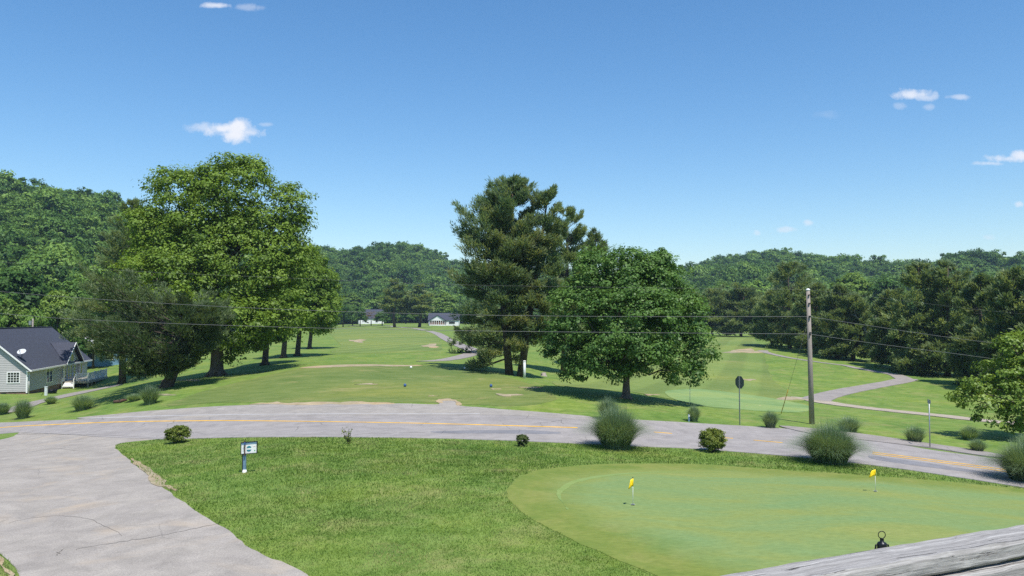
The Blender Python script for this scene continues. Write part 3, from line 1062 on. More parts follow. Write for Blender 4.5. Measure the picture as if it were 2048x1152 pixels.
def broadleaf(label, base_pix, d, lobes_pix, n_leaves, size, leaf_mat='oak_leaf', bark='grey_bark', trunk_r=.4, split=.35, clump=.6, fill=.35, seed=1, depth_k=.95, group=None, name='broadleaf_tree', base=None, lean=0.0):
    rng = np.random.default_rng(seed)
    base = base or hit(*base_pix)
    d = base.y
    root = tree_root(name, label, 'tree', base, group)
    L = []
    for (cx, cy, rx, ry, dy) in lobes_pix:
        p = at(cx, cy, d + dy) - base
        s = (d + dy) / FPX
        L.append((p.x, dy, p.z, rx * s, max(rx, ry * .8) * s * depth_k, ry * s))
    V, F, T, cl = leafy(rng, L, n_leaves, size, clump, fill)
    np_obj('crown', V, F, leaf_mat, root, T)
    top = max(l[2] for l in L)
    cx = sum(l[0] * l[3] for l in L) / sum(l[3] for l in L)
    fork = Vector((cx * .25 + lean, 0, top * split))
    mb = MB()
    mb.tube([(0, 0, -.2), (0.02, 0, trunk_r * 2), fork * .55, fork], [trunk_r * 1.25, trunk_r, trunk_r * .85, trunk_r * .75], 12)
    flare(mb, trunk_r, rng)
    lead = Vector((cx * .7, 0, top * .85))
    pth = bent(fork, lead, rng, 5, .05)
    mb.tube(pth, np.linspace(trunk_r * .75, trunk_r * .12, 6), 9)
    mb.build('trunk', bark, root)
    lm = MB()
    for l in L:
        src = pth[min(4, max(0, int(4 * (l[2] - fork.z) / (lead.z - fork.z + .01)) - 1))]
        r0 = trunk_r * .34
        ps = bent(src, l[:3], rng, 5, .07, .05)
        lm.tube(ps, np.linspace(r0, r0 * .25, 6), 7)
    for q in rng.choice(len(cl), min(len(cl), 90), replace=False):
        c = Vector(cl[q])
        j = int(np.argmin([(Vector(l[:3]) - c).length for l in L]))
        lm.tube(bent(L[j][:3], c, rng, 3, .09), np.linspace(trunk_r * .1, trunk_r * .025, 4), 5, False)
    lm.build('limbs', bark, root)
    return root


def needles(P, D, n_per, length, width, rng, spread=.40):
    """bundles of needle blades at points P growing along D"""
    n = len(P)
    k = np.repeat(np.arange(n), n_per)
    D = D / (np.linalg.norm(D, axis=1)[:, None] + 1e-9)
    dd = D[k] + rng.normal(size=(len(k), 3)) * spread
    dd /= np.linalg.norm(dd, axis=1)[:, None]
    side = np.cross(dd, np.array((.15, -.35, 1.0)) + rng.normal(size=(len(k), 3)) * .45)
    side /= np.linalg.norm(side, axis=1)[:, None] + 1e-9
    s = (length * rng.uniform(.65, 1.25, len(k)))[:, None]
    b = P[k] + rng.normal(size=(len(k), 3)) * length * .25
    V = np.stack((b, b + dd * s * .45 + side * width, b + dd * s, b + dd * s * .45 - side * width), 1).reshape(-1, 3)
    F = np.arange(4 * len(k)).reshape(-1, 4)
    return V, F, k


def pine_stem(rng, base, top, prof, d, n_br, tufts, n_per, length, width, trunk_r, V_, F_, T_, mb, lm, off, up_bias=.5, tint0=.45, slope_t=0.0):
    """one stem of a pine; prof = list of (height, left reach, right reach) in metres from the stem"""
    pr = np.array(prof)
    h0, h1 = pr[:, 0].min(), top.z
    ax = [Vector((0, 0, -.2)), base.lerp(top, .33), base.lerp(top, .66), top]
    ax = [base + Vector((0, 0, -.2)), base.lerp(top, .3) + Vector(rng.normal(0, .12, 3)), base.lerp(top, .65) + Vector(rng.normal(0, .12, 3)), top]
    mb.tube(ax, [trunk_r * 1.15, trunk_r * .85, trunk_r * .5, trunk_r * .08], 10)
    u = rng.random(n_br)
    hs = h0 + (h1 - h0) * (1 - (1 - u) ** .85) * .985
    PP, DD, TT = [], [], []
    for h in np.sort(hs):
        f = (h - base.z) / (top.z - base.z)
        o = base.lerp(top, f)
        az = rng.random() * 2 * math.pi
        le, ri = np.interp(h, pr[:, 0], pr[:, 1]), np.interp(h, pr[:, 0], pr[:, 2])
        w = .5 + .5 * math.cos(az)
        mid = (le + ri) / 2
        reach = (le * (1 - w) + ri * w) if abs(math.cos(az)) > .35 else mid
        reach *= rng.uniform(.62, 1.08)
        if reach < .25:
            reach = .25
        slope = (-.12 + 1.25 * f ** 2 + rng.normal(0, .13))
        dirh = Vector((math.cos(az), math.sin(az), 0))
        tip = o + dirh * reach + Vector((0, 0, reach * slope))
        midp = o.lerp(tip, .55) + Vector((0, 0, -.05 * reach))
        lm.tube([o, midp, tip], [max(.02, trunk_r * .22 * (1 - f * .7)), trunk_r * .1, .012], 5, False)
        k = max(3, int(tufts * (.35 + reach / pr[:, 1:].max())))
        t = rng.uniform(.36, 1.02, k) ** .8
        fan = rng.normal(0, .15, k) * reach * (1.15 - t * .6)
        a0, b0, c0 = np.array(o), np.array(midp), np.array(tip)
        pt = np.where((t < .55)[:, None], a0 + (b0 - a0) * (t / .55)[:, None], b0 + (c0 - b0) * ((t - .55) / .45)[:, None])
        lat = np.array((-dirh.y, dirh.x, 0))
        pt = pt + lat * fan[:, None] + np.array((0, 0, 1)) * (rng.normal(.04, .09, k) * reach ** .6)[:, None]
        dv = np.array(dirh)[None] * .8 + lat[None] * np.sign(fan)[:, None] * .5 + np.array((0, 0, up_bias + .6 * f))
        PP.append(pt); DD.append(dv)
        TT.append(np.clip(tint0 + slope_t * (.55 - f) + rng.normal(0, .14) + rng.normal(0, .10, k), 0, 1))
    P, D, T = np.vstack(PP), np.vstack(DD), np.concatenate(TT)
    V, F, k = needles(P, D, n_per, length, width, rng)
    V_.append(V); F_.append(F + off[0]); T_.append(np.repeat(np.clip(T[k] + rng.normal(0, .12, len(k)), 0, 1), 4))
    off[0] += len(V)


def pine(label, stems, n_br=110, tufts=40, n_per=9, length=.42, width=.05, trunk_r=.4, mat='pine_needle', seed=1, group=None, name='pine_tree', base=None, slope=0.0):
    """stems: list of (base pixel, top pixel, [(py, left px, right px), ...])"""
    rng = np.random.default_rng(seed)
    b0 = base or hit(*stems[0][0])
    d = b0.y
    root = tree_root(name, label, 'tree', b0, group)
    V_, F_, T_, off = [], [], [], [0]
    mb, lm = MB(), MB()
    for (bp, tp, prof) in stems:
        b = Vector((at(bp[0], bp[1], d).x - b0.x, rng.normal(0, .2) if bp != stems[0][0] else 0, 0))
        if bp[1] < stems[0][0][1] - 20:
            b.z = (at(bp[0], bp[1], d) - b0).z
        t = at(tp[0], tp[1], d) - b0
        t.y = 0
        pr = []
        for (py, xl, xr) in sorted(prof, key=lambda q: -q[0]):
            z = (at(tp[0], py, d) - b0).z
            xa = b.x + (t.x - b.x) * (z - b.z) / (t.z - b.z)
            pr.append((z, max(.2, xa - (at(xl, py, d) - b0).x), max(.2, (at(xr, py, d) - b0).x - xa)))
        pr.append((t.z, .15, .15))
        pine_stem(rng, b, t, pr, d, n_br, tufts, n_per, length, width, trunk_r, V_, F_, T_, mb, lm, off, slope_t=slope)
    flare(mb, trunk_r * .7, rng, 5)
    np_obj('crown', np.vstack(V_), np.vstack(F_), mat, root, np.concatenate(T_))
    mb.build('trunk', 'bark', root)
    lm.build('limbs', 'bark', root)
    return root


# near and middle trees
broadleaf('tall green broadleaf tree with flared trunk, tallest tree left of the tee', (433, 752), 80,
          [(465, 385, 84, 72, 0), (490, 352, 50, 40, 1), (345, 395, 58, 58, .5), (300, 462, 50, 52, -1), (420, 470, 100, 70, 0), (520, 470, 78, 66, 1), (583, 416, 30, 52, 1), (596, 450, 24, 30, 1),
           (318, 560, 80, 58, -5), (285, 605, 48, 42, -7), (340, 610, 60, 40, -8), (400, 420, 82, 84, 0), (385, 520, 110, 70, -1), (480, 520, 110, 84, 0), (560, 505, 58, 70, 0), (330, 500, 66, 74, -1), (440, 640, 100, 50, -4), (420, 690, 84, 30, 0), (480, 702, 34, 22, 1), (430, 580, 110, 66, 0), (530, 570, 76, 66, 0), (470, 655, 92, 48, 0), (545, 640, 62, 44, -1), (360, 645, 80, 44, -2)],
          122000, .130, 'oak_leaf', 'grey_bark', .62, .30, .95, seed=11)
pine('dark low-branched pine beside the grey house, trunk leaning to the right', [((330, 775), (388, 628), [(640, 345, 420), (655, 250, 440), (672, 165, 450), (688, 140, 450), (702, 180, 430), (716, 225, 400), (736, 262, 370)])],
     125, 60, 11, .40, .033, .46, 'dark_needle', 21)
pine('grey-green pine half hidden behind the tall broadleaf tree', [((245, 748), (262, 405), [(430, 235, 285), (500, 205, 320), (560, 190, 330), (610, 150, 325), (660, 140, 320), (700, 165, 310)])],
     150, 38, 9, .44, .046, .4, 'pine_needle', 22, base=Vector((*xd(245, 98), hz(*xd(245, 98)))))
for k, (bp, lobes, lab) in enumerate((((530, 730), [(548, 600, 48, 52, 0), (560, 560, 40, 40, 0), (540, 645, 50, 36, 0)], 'nearest of four row trees left of the fairway, trunk by the tall tree'),
                                      ((567, 716), [(588, 560, 50, 52, 0), (570, 600, 50, 46, 0), (605, 620, 46, 40, 0)], 'second of four light green row trees left of the fairway'),
                                      ((595, 712), [(618, 570, 44, 52, 0), (612, 525, 34, 34, 0), (630, 625, 42, 40, 0)], 'third of four light green row trees left of the fairway'),
                                      ((619, 698), [(640, 580, 34, 50, 0), (648, 620, 30, 40, 0), (628, 640, 30, 30, 0)], 'farthest of four light green row trees left of the fairway'))):
    broadleaf(lab, bp, 0, lobes, 24000, .17, 'lime_leaf', 'bark', .36, .45, .9, seed=31 + k, group='row trees left of the fairway')
pine('two-stemmed big pine on the right shoulder of the tee mound', [
    ((1019, 749), (988, 400), [(425, 962, 1008), (450, 930, 1030), (480, 888, 1050), (520, 890, 1060), (580, 893, 1060), (640, 898, 1055), (680, 904, 1055), (702, 915, 1050), (716, 935, 1040)]),
    ((1014, 650), (1026, 362), [(380, 1005, 1045), (405, 975, 1066), (440, 950, 1085), (500, 945, 1095), (560, 950, 1090)]),
    ((1041, 751), (1098, 378), [(400, 1078, 1118), (425, 1058, 1130), (470, 1044, 1138), (530, 1035, 1138), (600, 1022, 1125), (680, 1010, 1095)])],
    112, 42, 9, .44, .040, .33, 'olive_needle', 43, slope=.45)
pine('pine standing right behind the two-stemmed big pine', [((1128, 746), (1134, 414), [(440, 1108, 1156), (480, 1090, 1174), (560, 1078, 1172), (650, 1080, 1170), (690, 1090, 1160)])],
     105, 38, 9, .46, .042, .36, 'pine_needle', 42, base=Vector((*xd(1128, 86), hz(*xd(1128, 86)))))
pine('slim pine whose tip shows above the round maple', [((1186, 735), (1192, 462), [(485, 1176, 1206), (530, 1160, 1218), (600, 1150, 1222), (680, 1150, 1220)])],
     80, 26, 9, .6, .05, .3, 'pine_needle', 43, base=Vector((*xd(1186, 98), hz(*xd(1186, 98)))))
pine('small pine beside the cart path left of the big pine', [((978, 706), (978, 588), [(610, 962, 996), (650, 915, 1010), (680, 900, 1020), (698, 905, 1020)])],
     70, 30, 9, .5, .06, .3, 'pine_needle', 44)
broadleaf('round dark green maple with low crown and full shade beside the road', (1252, 797), 56,
          [(1256, 570, 98, 72, 0), (1195, 555, 60, 58, .5), (1310, 556, 62, 58, 0), (1158, 630, 62, 72, 0), (1355, 640, 60, 72, 0), (1256, 650, 120, 90, -1.2), (1130, 690, 42, 52, 0), (1386, 698, 44, 54, 0),
           (1200, 722, 66, 42, -1), (1312, 722, 70, 42, -1), (1256, 700, 90, 50, -2), (1160, 735, 44, 26, 0), (1365, 745, 46, 24, 0), (1256, 640, 90, 90, 2.5)],
          98000, .086, 'maple_leaf', 'grey_bark', .28, .22, .58, seed=51, depth_k=.9)

# pine belt right of the right-hand fairway
RP = [((1368, 668), 235, 592, 40), ((1425, 671), 230, 584, 42), ((1482, 672), 225, 580, 42), ((1545, 692), 0, 585, 34), ((1580, 697), 0, 530, 54), ((1630, 706), 0, 572, 42), ((1675, 717), 0, 578, 42), ((1706, 721), 0, 592, 38),
      ((1788, 737), 0, 580, 40), ((1838, 748), 0, 530, 62), ((1895, 752), 0, 526, 62), ((1962, 771), 0, 556, 50), ((2036, 784), 0, 545, 66), ((2125, 788), 0, 515, 78)]
RL = ['farthest pine in the belt right of the fairway, by the maple', 'second farthest pine in the belt right of the fairway', 'pine at the far fairway end, left of the tall belt pines', 'low-branched pine left of the tallest mid-belt pine',
      'tallest mid-belt pine left of the utility pole top', 'belt pine directly behind the utility pole', 'belt pine just right of the utility pole', 'belt pine behind the bare dead tree', 'belt pine right of the bare dead tree',
      'broad tall pine above the bend of the cart path', 'broad pine right of the cart path bend', 'pine behind the leafy branch at the right edge', 'large pine at the right edge of the picture', 'pine partly cut off by the right picture edge']
for k, ((px, py), d, top, hw) in enumerate(RP):
    rr = random.Random(k)
    h = py - top
    hw *= 1.18
    prof = [(top + h * .12, px - hw * .35, px + hw * .35), (top + h * .3, px - hw * .7, px + hw * .75), (top + h * .55, px - hw, px + hw * .95), (top + h * .78, px - hw * 1.05, px + hw * 1.05), (py - 12, px - hw * .8, px + hw * .8)]
    b = Vector((*xd(px, d), 0)) if d else hit(px, py)
    b.z = hz(b.x, b.y)
    d = b.y
    pine(RL[k], [((px, py), (px + rr.uniform(-8, 8), top), prof)], 105, 30, 8, .58 if d < 160 else .78, .08 if d < 160 else .115, .36, 'pine_needle', 70 + k, group='pine belt right of the fairway', base=b)

# dead tree
rngd = np.random.default_rng(5)
bd = Vector((*xd(1746, 128), hz(*xd(1746, 128))))
dt = tree_root('dead_tree', 'bare dead tree with pale curving limbs among the belt pines', 'tree', bd)
mb = MB()
dp = lambda px, py, dy=0: at(px, py, 128 + dy) - bd
mb.tube([(0, 0, -.2), dp(1748, 705), dp(1746, 692), dp(1738, 678), dp(1730, 662), dp(1728, 655)], [.62, .46, .42, .34, .26, .2], 9)
mb.build('trunk', 'dead_bark', dt)
lm = MB()
for path, r in (([dp(1729, 657), dp(1724, 643), dp(1712, 632), dp(1708, 618)], .16), ([dp(1724, 643), dp(1734, 634), dp(1736, 620)], .10), ([dp(1738, 678), dp(1744, 662), dp(1750, 640), dp(1752, 630)], .14),
                ([dp(1731, 664), dp(1716, 666), dp(1698, 664)], .10), ([dp(1748, 700), dp(1760, 690), dp(1774, 688)], .12), ([dp(1712, 632), dp(1702, 628)], .07), ([dp(1746, 652), dp(1760, 644)], .07)):
    lm.tube(path, np.linspace(r, .03, len(path)), 6, False)
lm.build('limbs', 'dead_bark', dt)

# leafy branch tree at the right edge, trunk beyond the frame
bq = Vector((*xd(2135, 47), hz(*xd(2135, 47))))
broadleaf('yellow-green dogwood reaching in from the right edge above the road', None, 36,
          [(2030, 700, 40, 34, 0), (2080, 690, 60, 40, 1), (2000, 742, 44, 22, -.3), (2060, 745, 66, 40, 0), (1940, 790, 34, 12, 0), (1985, 775, 56, 26, 0), (2050, 790, 70, 40, 0), (1960, 812, 30, 12, -.6), (2010, 828, 58, 24, .3),
           (2070, 830, 60, 34, 0), (2120, 760, 80, 90, 0), (2050, 850, 34, 12, 0), (2180, 740, 80, 80, 0), (1912, 806, 14, 7, 0)],
          26000, .085, 'dogwood_leaf', 'grey_bark', .19, .28, .50, .25, seed=91, base=bq, name='dogwood_tree')

# prototypes for distant trees, copied as individuals
rngp = np.random.default_rng(123)


def proto_broadleaf(name, label, seed, mat, n=9000, size=.22):
    rng = np.random.default_rng(seed)
    root = bpy.data.objects.new(name, None)
    link(root)
    tag(root, label, 'tree')
    L = [(0, 0, 6.4, 3.0, 3.0, 3.2)]
    for k in range(9):
        a = rng.random() * 2 * math.pi
        z = rng.uniform(3.2, 8.2)
        r = 2.3 * math.sin(min(1, (10 - z) / 5) * 1.4)
        L.append((r * math.cos(a), r * math.sin(a), z, rng.uniform(1.3, 2.0), rng.uniform(1.3, 2.0), rng.uniform(1.1, 1.6)))
    V, F, T, _ = leafy(rng, L, n, size, .75, .25, per=60)
    np_obj('crown', V, F, mat, root, T)
    MB().tube([(0, 0, -.3), (0, 0, 2.2), (.1, 0, 6)], [.3, .22, .08], 8).build('trunk', 'bark', root)
    return root


def proto_pine(name, label, seed, n_br=60, mat='pine_needle'):
    rng = np.random.default_rng(seed)
    root = bpy.data.objects.new(name, None)
    link(root)
    tag(root, label, 'tree')
    V_, F_, T_, off = [], [], [], [0]
    mb, lm = MB(), MB()
    pine_stem(rng, Vector((0, 0, 0)), Vector((0, 0, 10)), [(3.2, 1.5, 1.5), (4.5, 2.1, 2.1), (6.5, 1.8, 1.8), (8.5, 1.1, 1.1), (10, .3, .3)], 0, n_br, 22, 7, .5, .085, .22, V_, F_, T_, mb, lm, off)
    np_obj('crown', np.vstack(V_), np.vstack(F_), mat, root, np.concatenate(T_))
    mb.build('trunk', 'bark', root)
    return root


pa = proto_pine('pine_tree', 'left one of two tall thin pines at the far end of the fairway', 201)
ba = proto_broadleaf('broadleaf_tree', 'bright green tree behind the white porch house, left of big pine', 202, 'lime_leaf')
bb = proto_broadleaf('broadleaf_tree', 'dark green tree', 203, 'forest_leaf')
bc = proto_broadleaf('ornamental_tree', 'small rusty brown tree', 204, 'rust_leaf', 1500)
first = {}


def far_tree(proto, px, py, d, top, hw, label, group=None, natw=3.9, nath=10.0, ):
    x, y = xd(px, d)
    z = hz(x, y)
    h = (at(px, top, d).z - z) / nath
    w = hw * d / FPX / natw
    loc = Vector((x, y, z))
    rz = rngp.random() * 6.28
    if proto.name not in first:
        first[proto.name] = 1
        proto.location, proto.rotation_euler, proto.scale = loc, (0, 0, rz), (w, w, h)
        return tag(proto, label, None, group)
    return copy_tree(proto, loc, rz, (w, w, h), label, group)


far_tree(pa, 790, 656, 330, 562, 27, 'left one of two tall thin pines at the far end of the fairway', 'pines at the far end of the fairway', 2.1)
far_tree(pa, 839, 656, 330, 572, 29, 'right one of two tall thin pines, left of the white porch house', 'pines at the far end of the fairway', 2.1)
far_tree(ba, 884, 650, 440, 585, 34, 'bright green tree behind the white porch house')
G = 'trees along the far fairway edge'
far_tree(bb, 660, 655, 390, 606, 22, 'dark tree at the far fairway edge beside the row trees', G)
far_tree(bb, 687, 655, 385, 612, 18, 'first small dark tree right of the row trees, far fairway edge', G)
far_tree(bb, 706, 652, 410, 608, 17, 'second small dark tree right of the row trees, far fairway edge', G)
far_tree(bb, 721, 655, 388, 612, 15, 'small dark tree left of the rusty brown tree', G)
far_tree(bc, 743, 655, 392, 622, 15, 'small rusty brown tree in front of the far blue-roofed house')
far_tree(bb, 765, 656, 385, 622, 17, 'low dark rounded tree between rusty tree and thin pines', G, nath=10)
far_tree(bb, 812, 652, 440, 612, 22, 'dark tree filling the gap between the two thin pines', G)
far_tree(ba, 770, 640, 480, 590, 30, 'light green tree above the far blue-roofed house')
far_tree(ba, 700, 645, 470, 585, 28, 'light green tree behind the small dark far fairway trees')
# trees left, beyond the house
GL = 'trees behind the grey house'
far_tree(ba, 20, 690, 128, 596, 44, 'bright green tree at the left edge behind the house roof', GL)
far_tree(bb, 30, 690, 150, 535, 66, 'large dull green tree rising at the left edge behind the house', GL)
far_tree(bb, 100, 690, 165, 560, 56, 'dull green tree left of the small pole behind the roof', GL)
far_tree(ba, 118, 690, 140, 580, 40, 'bright green tree above the ridge end of the grey roof', GL)
far_tree(bb, 160, 690, 145, 555, 44, 'dull green tree right of the grey house ridge', GL)
far_tree(bb, 195, 690, 170, 530, 56, 'dull green tree behind the low-branched pine', GL)
far_tree(bb, -50, 690, 120, 560, 60, 'green tree cut by the left picture edge', GL)
far_tree(bb, 70, 690, 118, 615, 30, 'dark low tree just behind the house ridge', GL)
far_tree(bb, 190, 735, 118, 640, 36, 'low dark tree between house and low-branched pine', GL)
# trees right, in front of the far hill
GR = 'light trees behind the pine belt'
for px, d, top, hw, lab in ((1370, 300, 575, 40, 'pale green tree just right of the maple behind the far belt pines'), (1440, 310, 565, 46, 'pale green tree behind the far end of the pine belt'), (1510, 300, 560, 40, 'pale green tree left of the tallest mid-belt pine'),
                            (1700, 260, 545, 46, 'pale green tree between the two tall groups of belt pines'), (1770, 250, 555, 40, 'pale green tree behind the bare dead tree'), (1990, 240, 545, 50, 'pale green tree at the right above the belt pines')):
    far_tree(ba if px in (1370, 1700) else bb, px, 670, d, top, hw, lab, GR)


# wooded hills: one mass of crowns (geometry-node scatter)
def forest():
    rng = np.random.default_rng(77)
    protos = []
    pc = bpy.data.collections.new('forest_crowns')
    for k in range(5):
        L = [(0, 0, .55, .42, .42, .42)]
        for _ in range(6):
            a = rng.random() * 6.28
            L.append((.3 * math.cos(a), .3 * math.sin(a), rng.uniform(.35, .9), .24, .24, .2))
        V, F, T, _ = leafy(rng, L, 1500, .040, .13, .15, per=45)
        me = np_mesh('crown', V, F, 'forest_leaf', T)
        o = bpy.data.objects.new('crown', me)
        pc.objects.link(o)
        protos.append(o)
    N = 90000
    th = rng.uniform(-.70, .68, N)
    px = 1024 + FPX * np.tan(th)
    # uniform over area between hill foot and just beyond the ridge
    db = np.interp(px, *D_BASE.T) / np.cos(th)
    dr = np.interp(px, *D_RIDGE.T) / np.cos(th)
    r = np.sqrt(rng.random(N)) * 950
    x, y = r * np.sin(th), r * np.cos(th)
    m = (r > db - 8) & (r < dr + 60)
    x, y, r = x[m], y[m], r[m]
    # thin by blue-noise-like grid occupancy
    cell = 5.3
    key = np.floor(x / cell) * 100003 + np.floor(y / cell)
    _, first_ = np.unique(key, return_index=True)
    x, y, r = x[first_], y[first_], r[first_]
    # cleared power-line cut on the right hill
    cut = np.abs((1024 + FPX * x / y) - (1440 + (r - 500) * .06)) < 4
    keep = ~(cut & (r > 480))
    x, y, r = x[keep], y[keep], r[keep]
    z = H(x, y) - .6
    me = bpy.data.meshes.new('wooded_hillside')
    me.vertices.add(len(x))
    me.vertices.foreach_set('co', np.column_stack((x, y, z)).astype(np.float32).ravel())
    s = np.clip(np.exp(rng.normal(0, .30, len(x))), .6, 1.75) * np.interp(r, (250, 600), (7.2, 9.4))
    a = me.attributes.new('sz', 'FLOAT_VECTOR', 'POINT')
    a.data.foreach_set('vector', np.column_stack((s * rng.uniform(.85, 1.2, len(x)), s * rng.uniform(.85, 1.2, len(x)), s * rng.uniform(.85, 1.35, len(x)))).astype(np.float32).ravel())
    a = me.attributes.new('rot', 'FLOAT_VECTOR', 'POINT')
    a.data.foreach_set('vector', np.column_stack((np.zeros(len(x)), np.zeros(len(x)), rng.random(len(x)) * 6.28)).astype(np.float32).ravel())
    a = me.attributes.new('pick', 'INT', 'POINT')
    a.data.foreach_set('value', rng.integers(0, 5, len(x)).astype(np.int32))
    o = bpy.data.objects.new('wooded_hillside', me)
    link(o)
    tag(o, 'dense green woodland covering the hills behind the golf course', 'woodland', kind='stuff')
    ng = bpy.data.node_groups.new('scatter_crowns', 'GeometryNodeTree')
    ng.interface.new_socket('Geometry', in_out='INPUT', socket_type='NodeSocketGeometry')
    ng.interface.new_socket('Geometry', in_out='OUTPUT', socket_type='NodeSocketGeometry')
    n, l = ng.nodes, ng.links
    gi, go = n.new('NodeGroupInput'), n.new('NodeGroupOutput')
    ci = n.new('GeometryNodeCollectionInfo')
    ci.inputs['Collection'].default_value = pc
    ci.inputs['Separate Children'].default_value = True
    ci.inputs['Reset Children'].default_value = True
    ip = n.new('GeometryNodeInstanceOnPoints')
    ip.inputs['Pick Instance'].default_value = True

    def attr(nm, t):
        q = n.new('GeometryNodeInputNamedAttribute')
        q.data_type = t
        q.inputs['Name'].default_value = nm
        return next(s for s in q.outputs if s.enabled and s.name == 'Attribute')
    l.new(gi.outputs[0], ip.inputs['Points'])
    l.new(ci.outputs[0], ip.inputs['Instance'])
    l.new(attr('pick', 'INT'), ip.inputs['Instance Index'])
    l.new(attr('sz', 'FLOAT_VECTOR'), ip.inputs['Scale'])
    l.new(attr('rot', 'FLOAT_VECTOR'), ip.inputs['Rotation'])
    l.new(ip.outputs[0], go.inputs[0])
    md = o.modifiers.new('scatter', 'NODES')
    md.node_group = ng
    print('forest crowns', len(x))


forest()


# ------------------------------------------------------------------ ornamental grass, shrubs
def blades(rng, n, base_r, height, spread, width, segs=4, droop=.5):
    a = rng.random(n) * 2 * math.pi
    r = base_r * np.sqrt(rng.random(n))
    B = np.stack((r * np.cos(a), r * np.sin(a), np.zeros(n)), -1)
    a2 = a + rng.normal(0, .5, n)
    out = np.stack((np.cos(a2), np.sin(a2), np.zeros(n)), -1)
    lean = spread * (rng.random(n) ** .7) * (.3 + r / base_r)
    h = height * rng.uniform(.68, 1.05, n) * (1 - .18 * lean / spread)
    side = np.stack((-np.sin(a2), np.cos(a2), np.zeros(n)), -1)
    rows = []
    for i in range(segs + 1):
        t = i / segs
        c = B + out * (lean * (t ** 1.7))[:, None] + np.array((0, 0, 1)) * (h * (t - droop * .42 * (lean / spread) * t ** 3))[:, None]
        w = width * (1 - t * .85) * (.7 + .6 * t * (1 - t))
        rows.append(np.stack((c - side * w, c + side * w), 1))
    V = np.stack(rows, 1)                 # n, segs+1, 2, 3
    k = (segs + 1) * 2
    F = []
    for i in range(segs):
        F.append(np.stack((np.arange(n) * k + 2 * i, np.arange(n) * k + 2 * i + 1, np.arange(n) * k + 2 * i + 3, np.arange(n) * k + 2 * i + 2), -1))
    T = np.repeat(np.clip(rng.normal(.45, .25, n), 0, 1), k)
    return V.reshape(-1, 3), np.vstack(F), T


GRP = 'clumps of tall ornamental grass along the road'


def grass_clump(px, py, top, hw, label, n=900, seed=1, droop=.5, mat='blade', base=None, base_k=.46):
    rng = np.random.default_rng(seed)
    b = base or hit(px, py)
    s = b.y / FPX
    h, w = (py - top) * s * 1.06, hw * s
    root = thing('ornamental_plant', label, 'ornamental grass', b - Vector((0, 0, .03)), 0, GRP)
    V, F, T = blades(rng, int(n * 3.0), w * base_k, h, w * 1.05, max(.010, .00026 * b.y), 6, droop)
    np_obj('blades', V, F, mat, root, T)
    V, F, T = blades(rng, n // 6, w * base_k * .9, h * .3, w * .25, .02, 3, .2)
    np_obj('old_stems', V, F, 'rust_leaf', root, T)
    return root


for k, a in enumerate(((46, 837, 796, 19, 'grass clump at left, nearest the road below the house'), (165, 820, 786, 26, 'grass clump between the road and the house walk'), (300, 808, 768, 22, 'upright grass clump in front of the low-branched pine'),
                       (102, 808, 791, 13, 'small grass clump on the house walk edge'), (5, 829, 803, 16, 'grass clump cut by the left picture edge'),
                       (1388, 843, 808, 14, 'narrow grass clump by the blue marker post'), (1541, 856, 820, 18, 'grass clump between stop sign and utility pole'), (1830, 884, 850, 25, 'grass clump left of the street name sign pole'),
                       (1939, 880, 850, 21, 'upper one of two grass clumps right of the sign pole'), (1955, 903, 876, 19, 'lower one of two grass clumps right of the sign pole'), (1697, 864, 830, 30, 'grass clump half hidden behind the big roadside one'),
                       (2060, 905, 862, 24, 'grass clump at the right edge under the dogwood'))):
    grass_clump(*a, n=420, seed=300 + k)
grass_clump(1232, 896, 806, 58, 'tall grass clump at the near road edge in front of the maple', 1900, 320, 1.0)
grass_clump(1216, 840, 792, 24, 'grass clump beyond the road, behind the tall near one', 500, 321, .4)
grass_clump(1660, 926, 838, 66, 'broad grass clump at the near road edge by the putting green', 2100, 322, 1.15)
grass_clump(2056, 962, 872, 66, 'broad grass clump on the road verge at the right edge', 2100, 323, 1.15)
grass_clump(268, 802, 786, 16, 'low leafy clump left of the upright grass clump', 300, 324, .3)


def shrub(px, py, top, hw, label, mat, n, size, seed, name='shrub', sparse=False):
    rng = np.random.default_rng(seed)
    b = hit(px, py)
    s = b.y / FPX
    h, w = (py - top) * s, hw * s
    root = thing(name, label, 'shrub', b - Vector((0, 0, .02)), 0)
    L = [(0, 0, h * .5, w * .88, w * .88, h * .47)]
    for k in range(10):
        a = rng.random() * 6.28
        L.append((w * .5 * math.cos(a), w * .5 * math.sin(a), rng.uniform(.25, .8) * h, w * .38, w * .38, h * .24))
    V, F, T, cl = leafy(rng, L, n, size, h * .12, .3, per=40)
    V[:, 2] = np.maximum(V[:, 2], .01)
    np_obj('foliage', V, F, mat, root, T)
    st = MB()
    for q in rng.choice(len(cl), min(14, len(cl)), replace=False):
        st.tube(bent((rng.normal(0, w * .12), rng.normal(0, w * .12), -.05), cl[q], rng, 3, .08), np.linspace(.02, .006, 4), 5, False)
    st.build('stems', 'bark', root)
    return root


shrub(354, 886, 850, 25, 'bushy dark green shrub at the corner of road and driveway', 'shrub_leaf', 6500, .04, 401)
shrub(1045, 893, 869, 14, 'small evergreen shrub alone at the near road edge', 'conifer_leaf', 3000, .03, 402)
shrub(1425, 904, 859, 27, 'rounded boxwood shrub right of the tall grass clump', 'shrub_leaf', 11000, .032, 403)
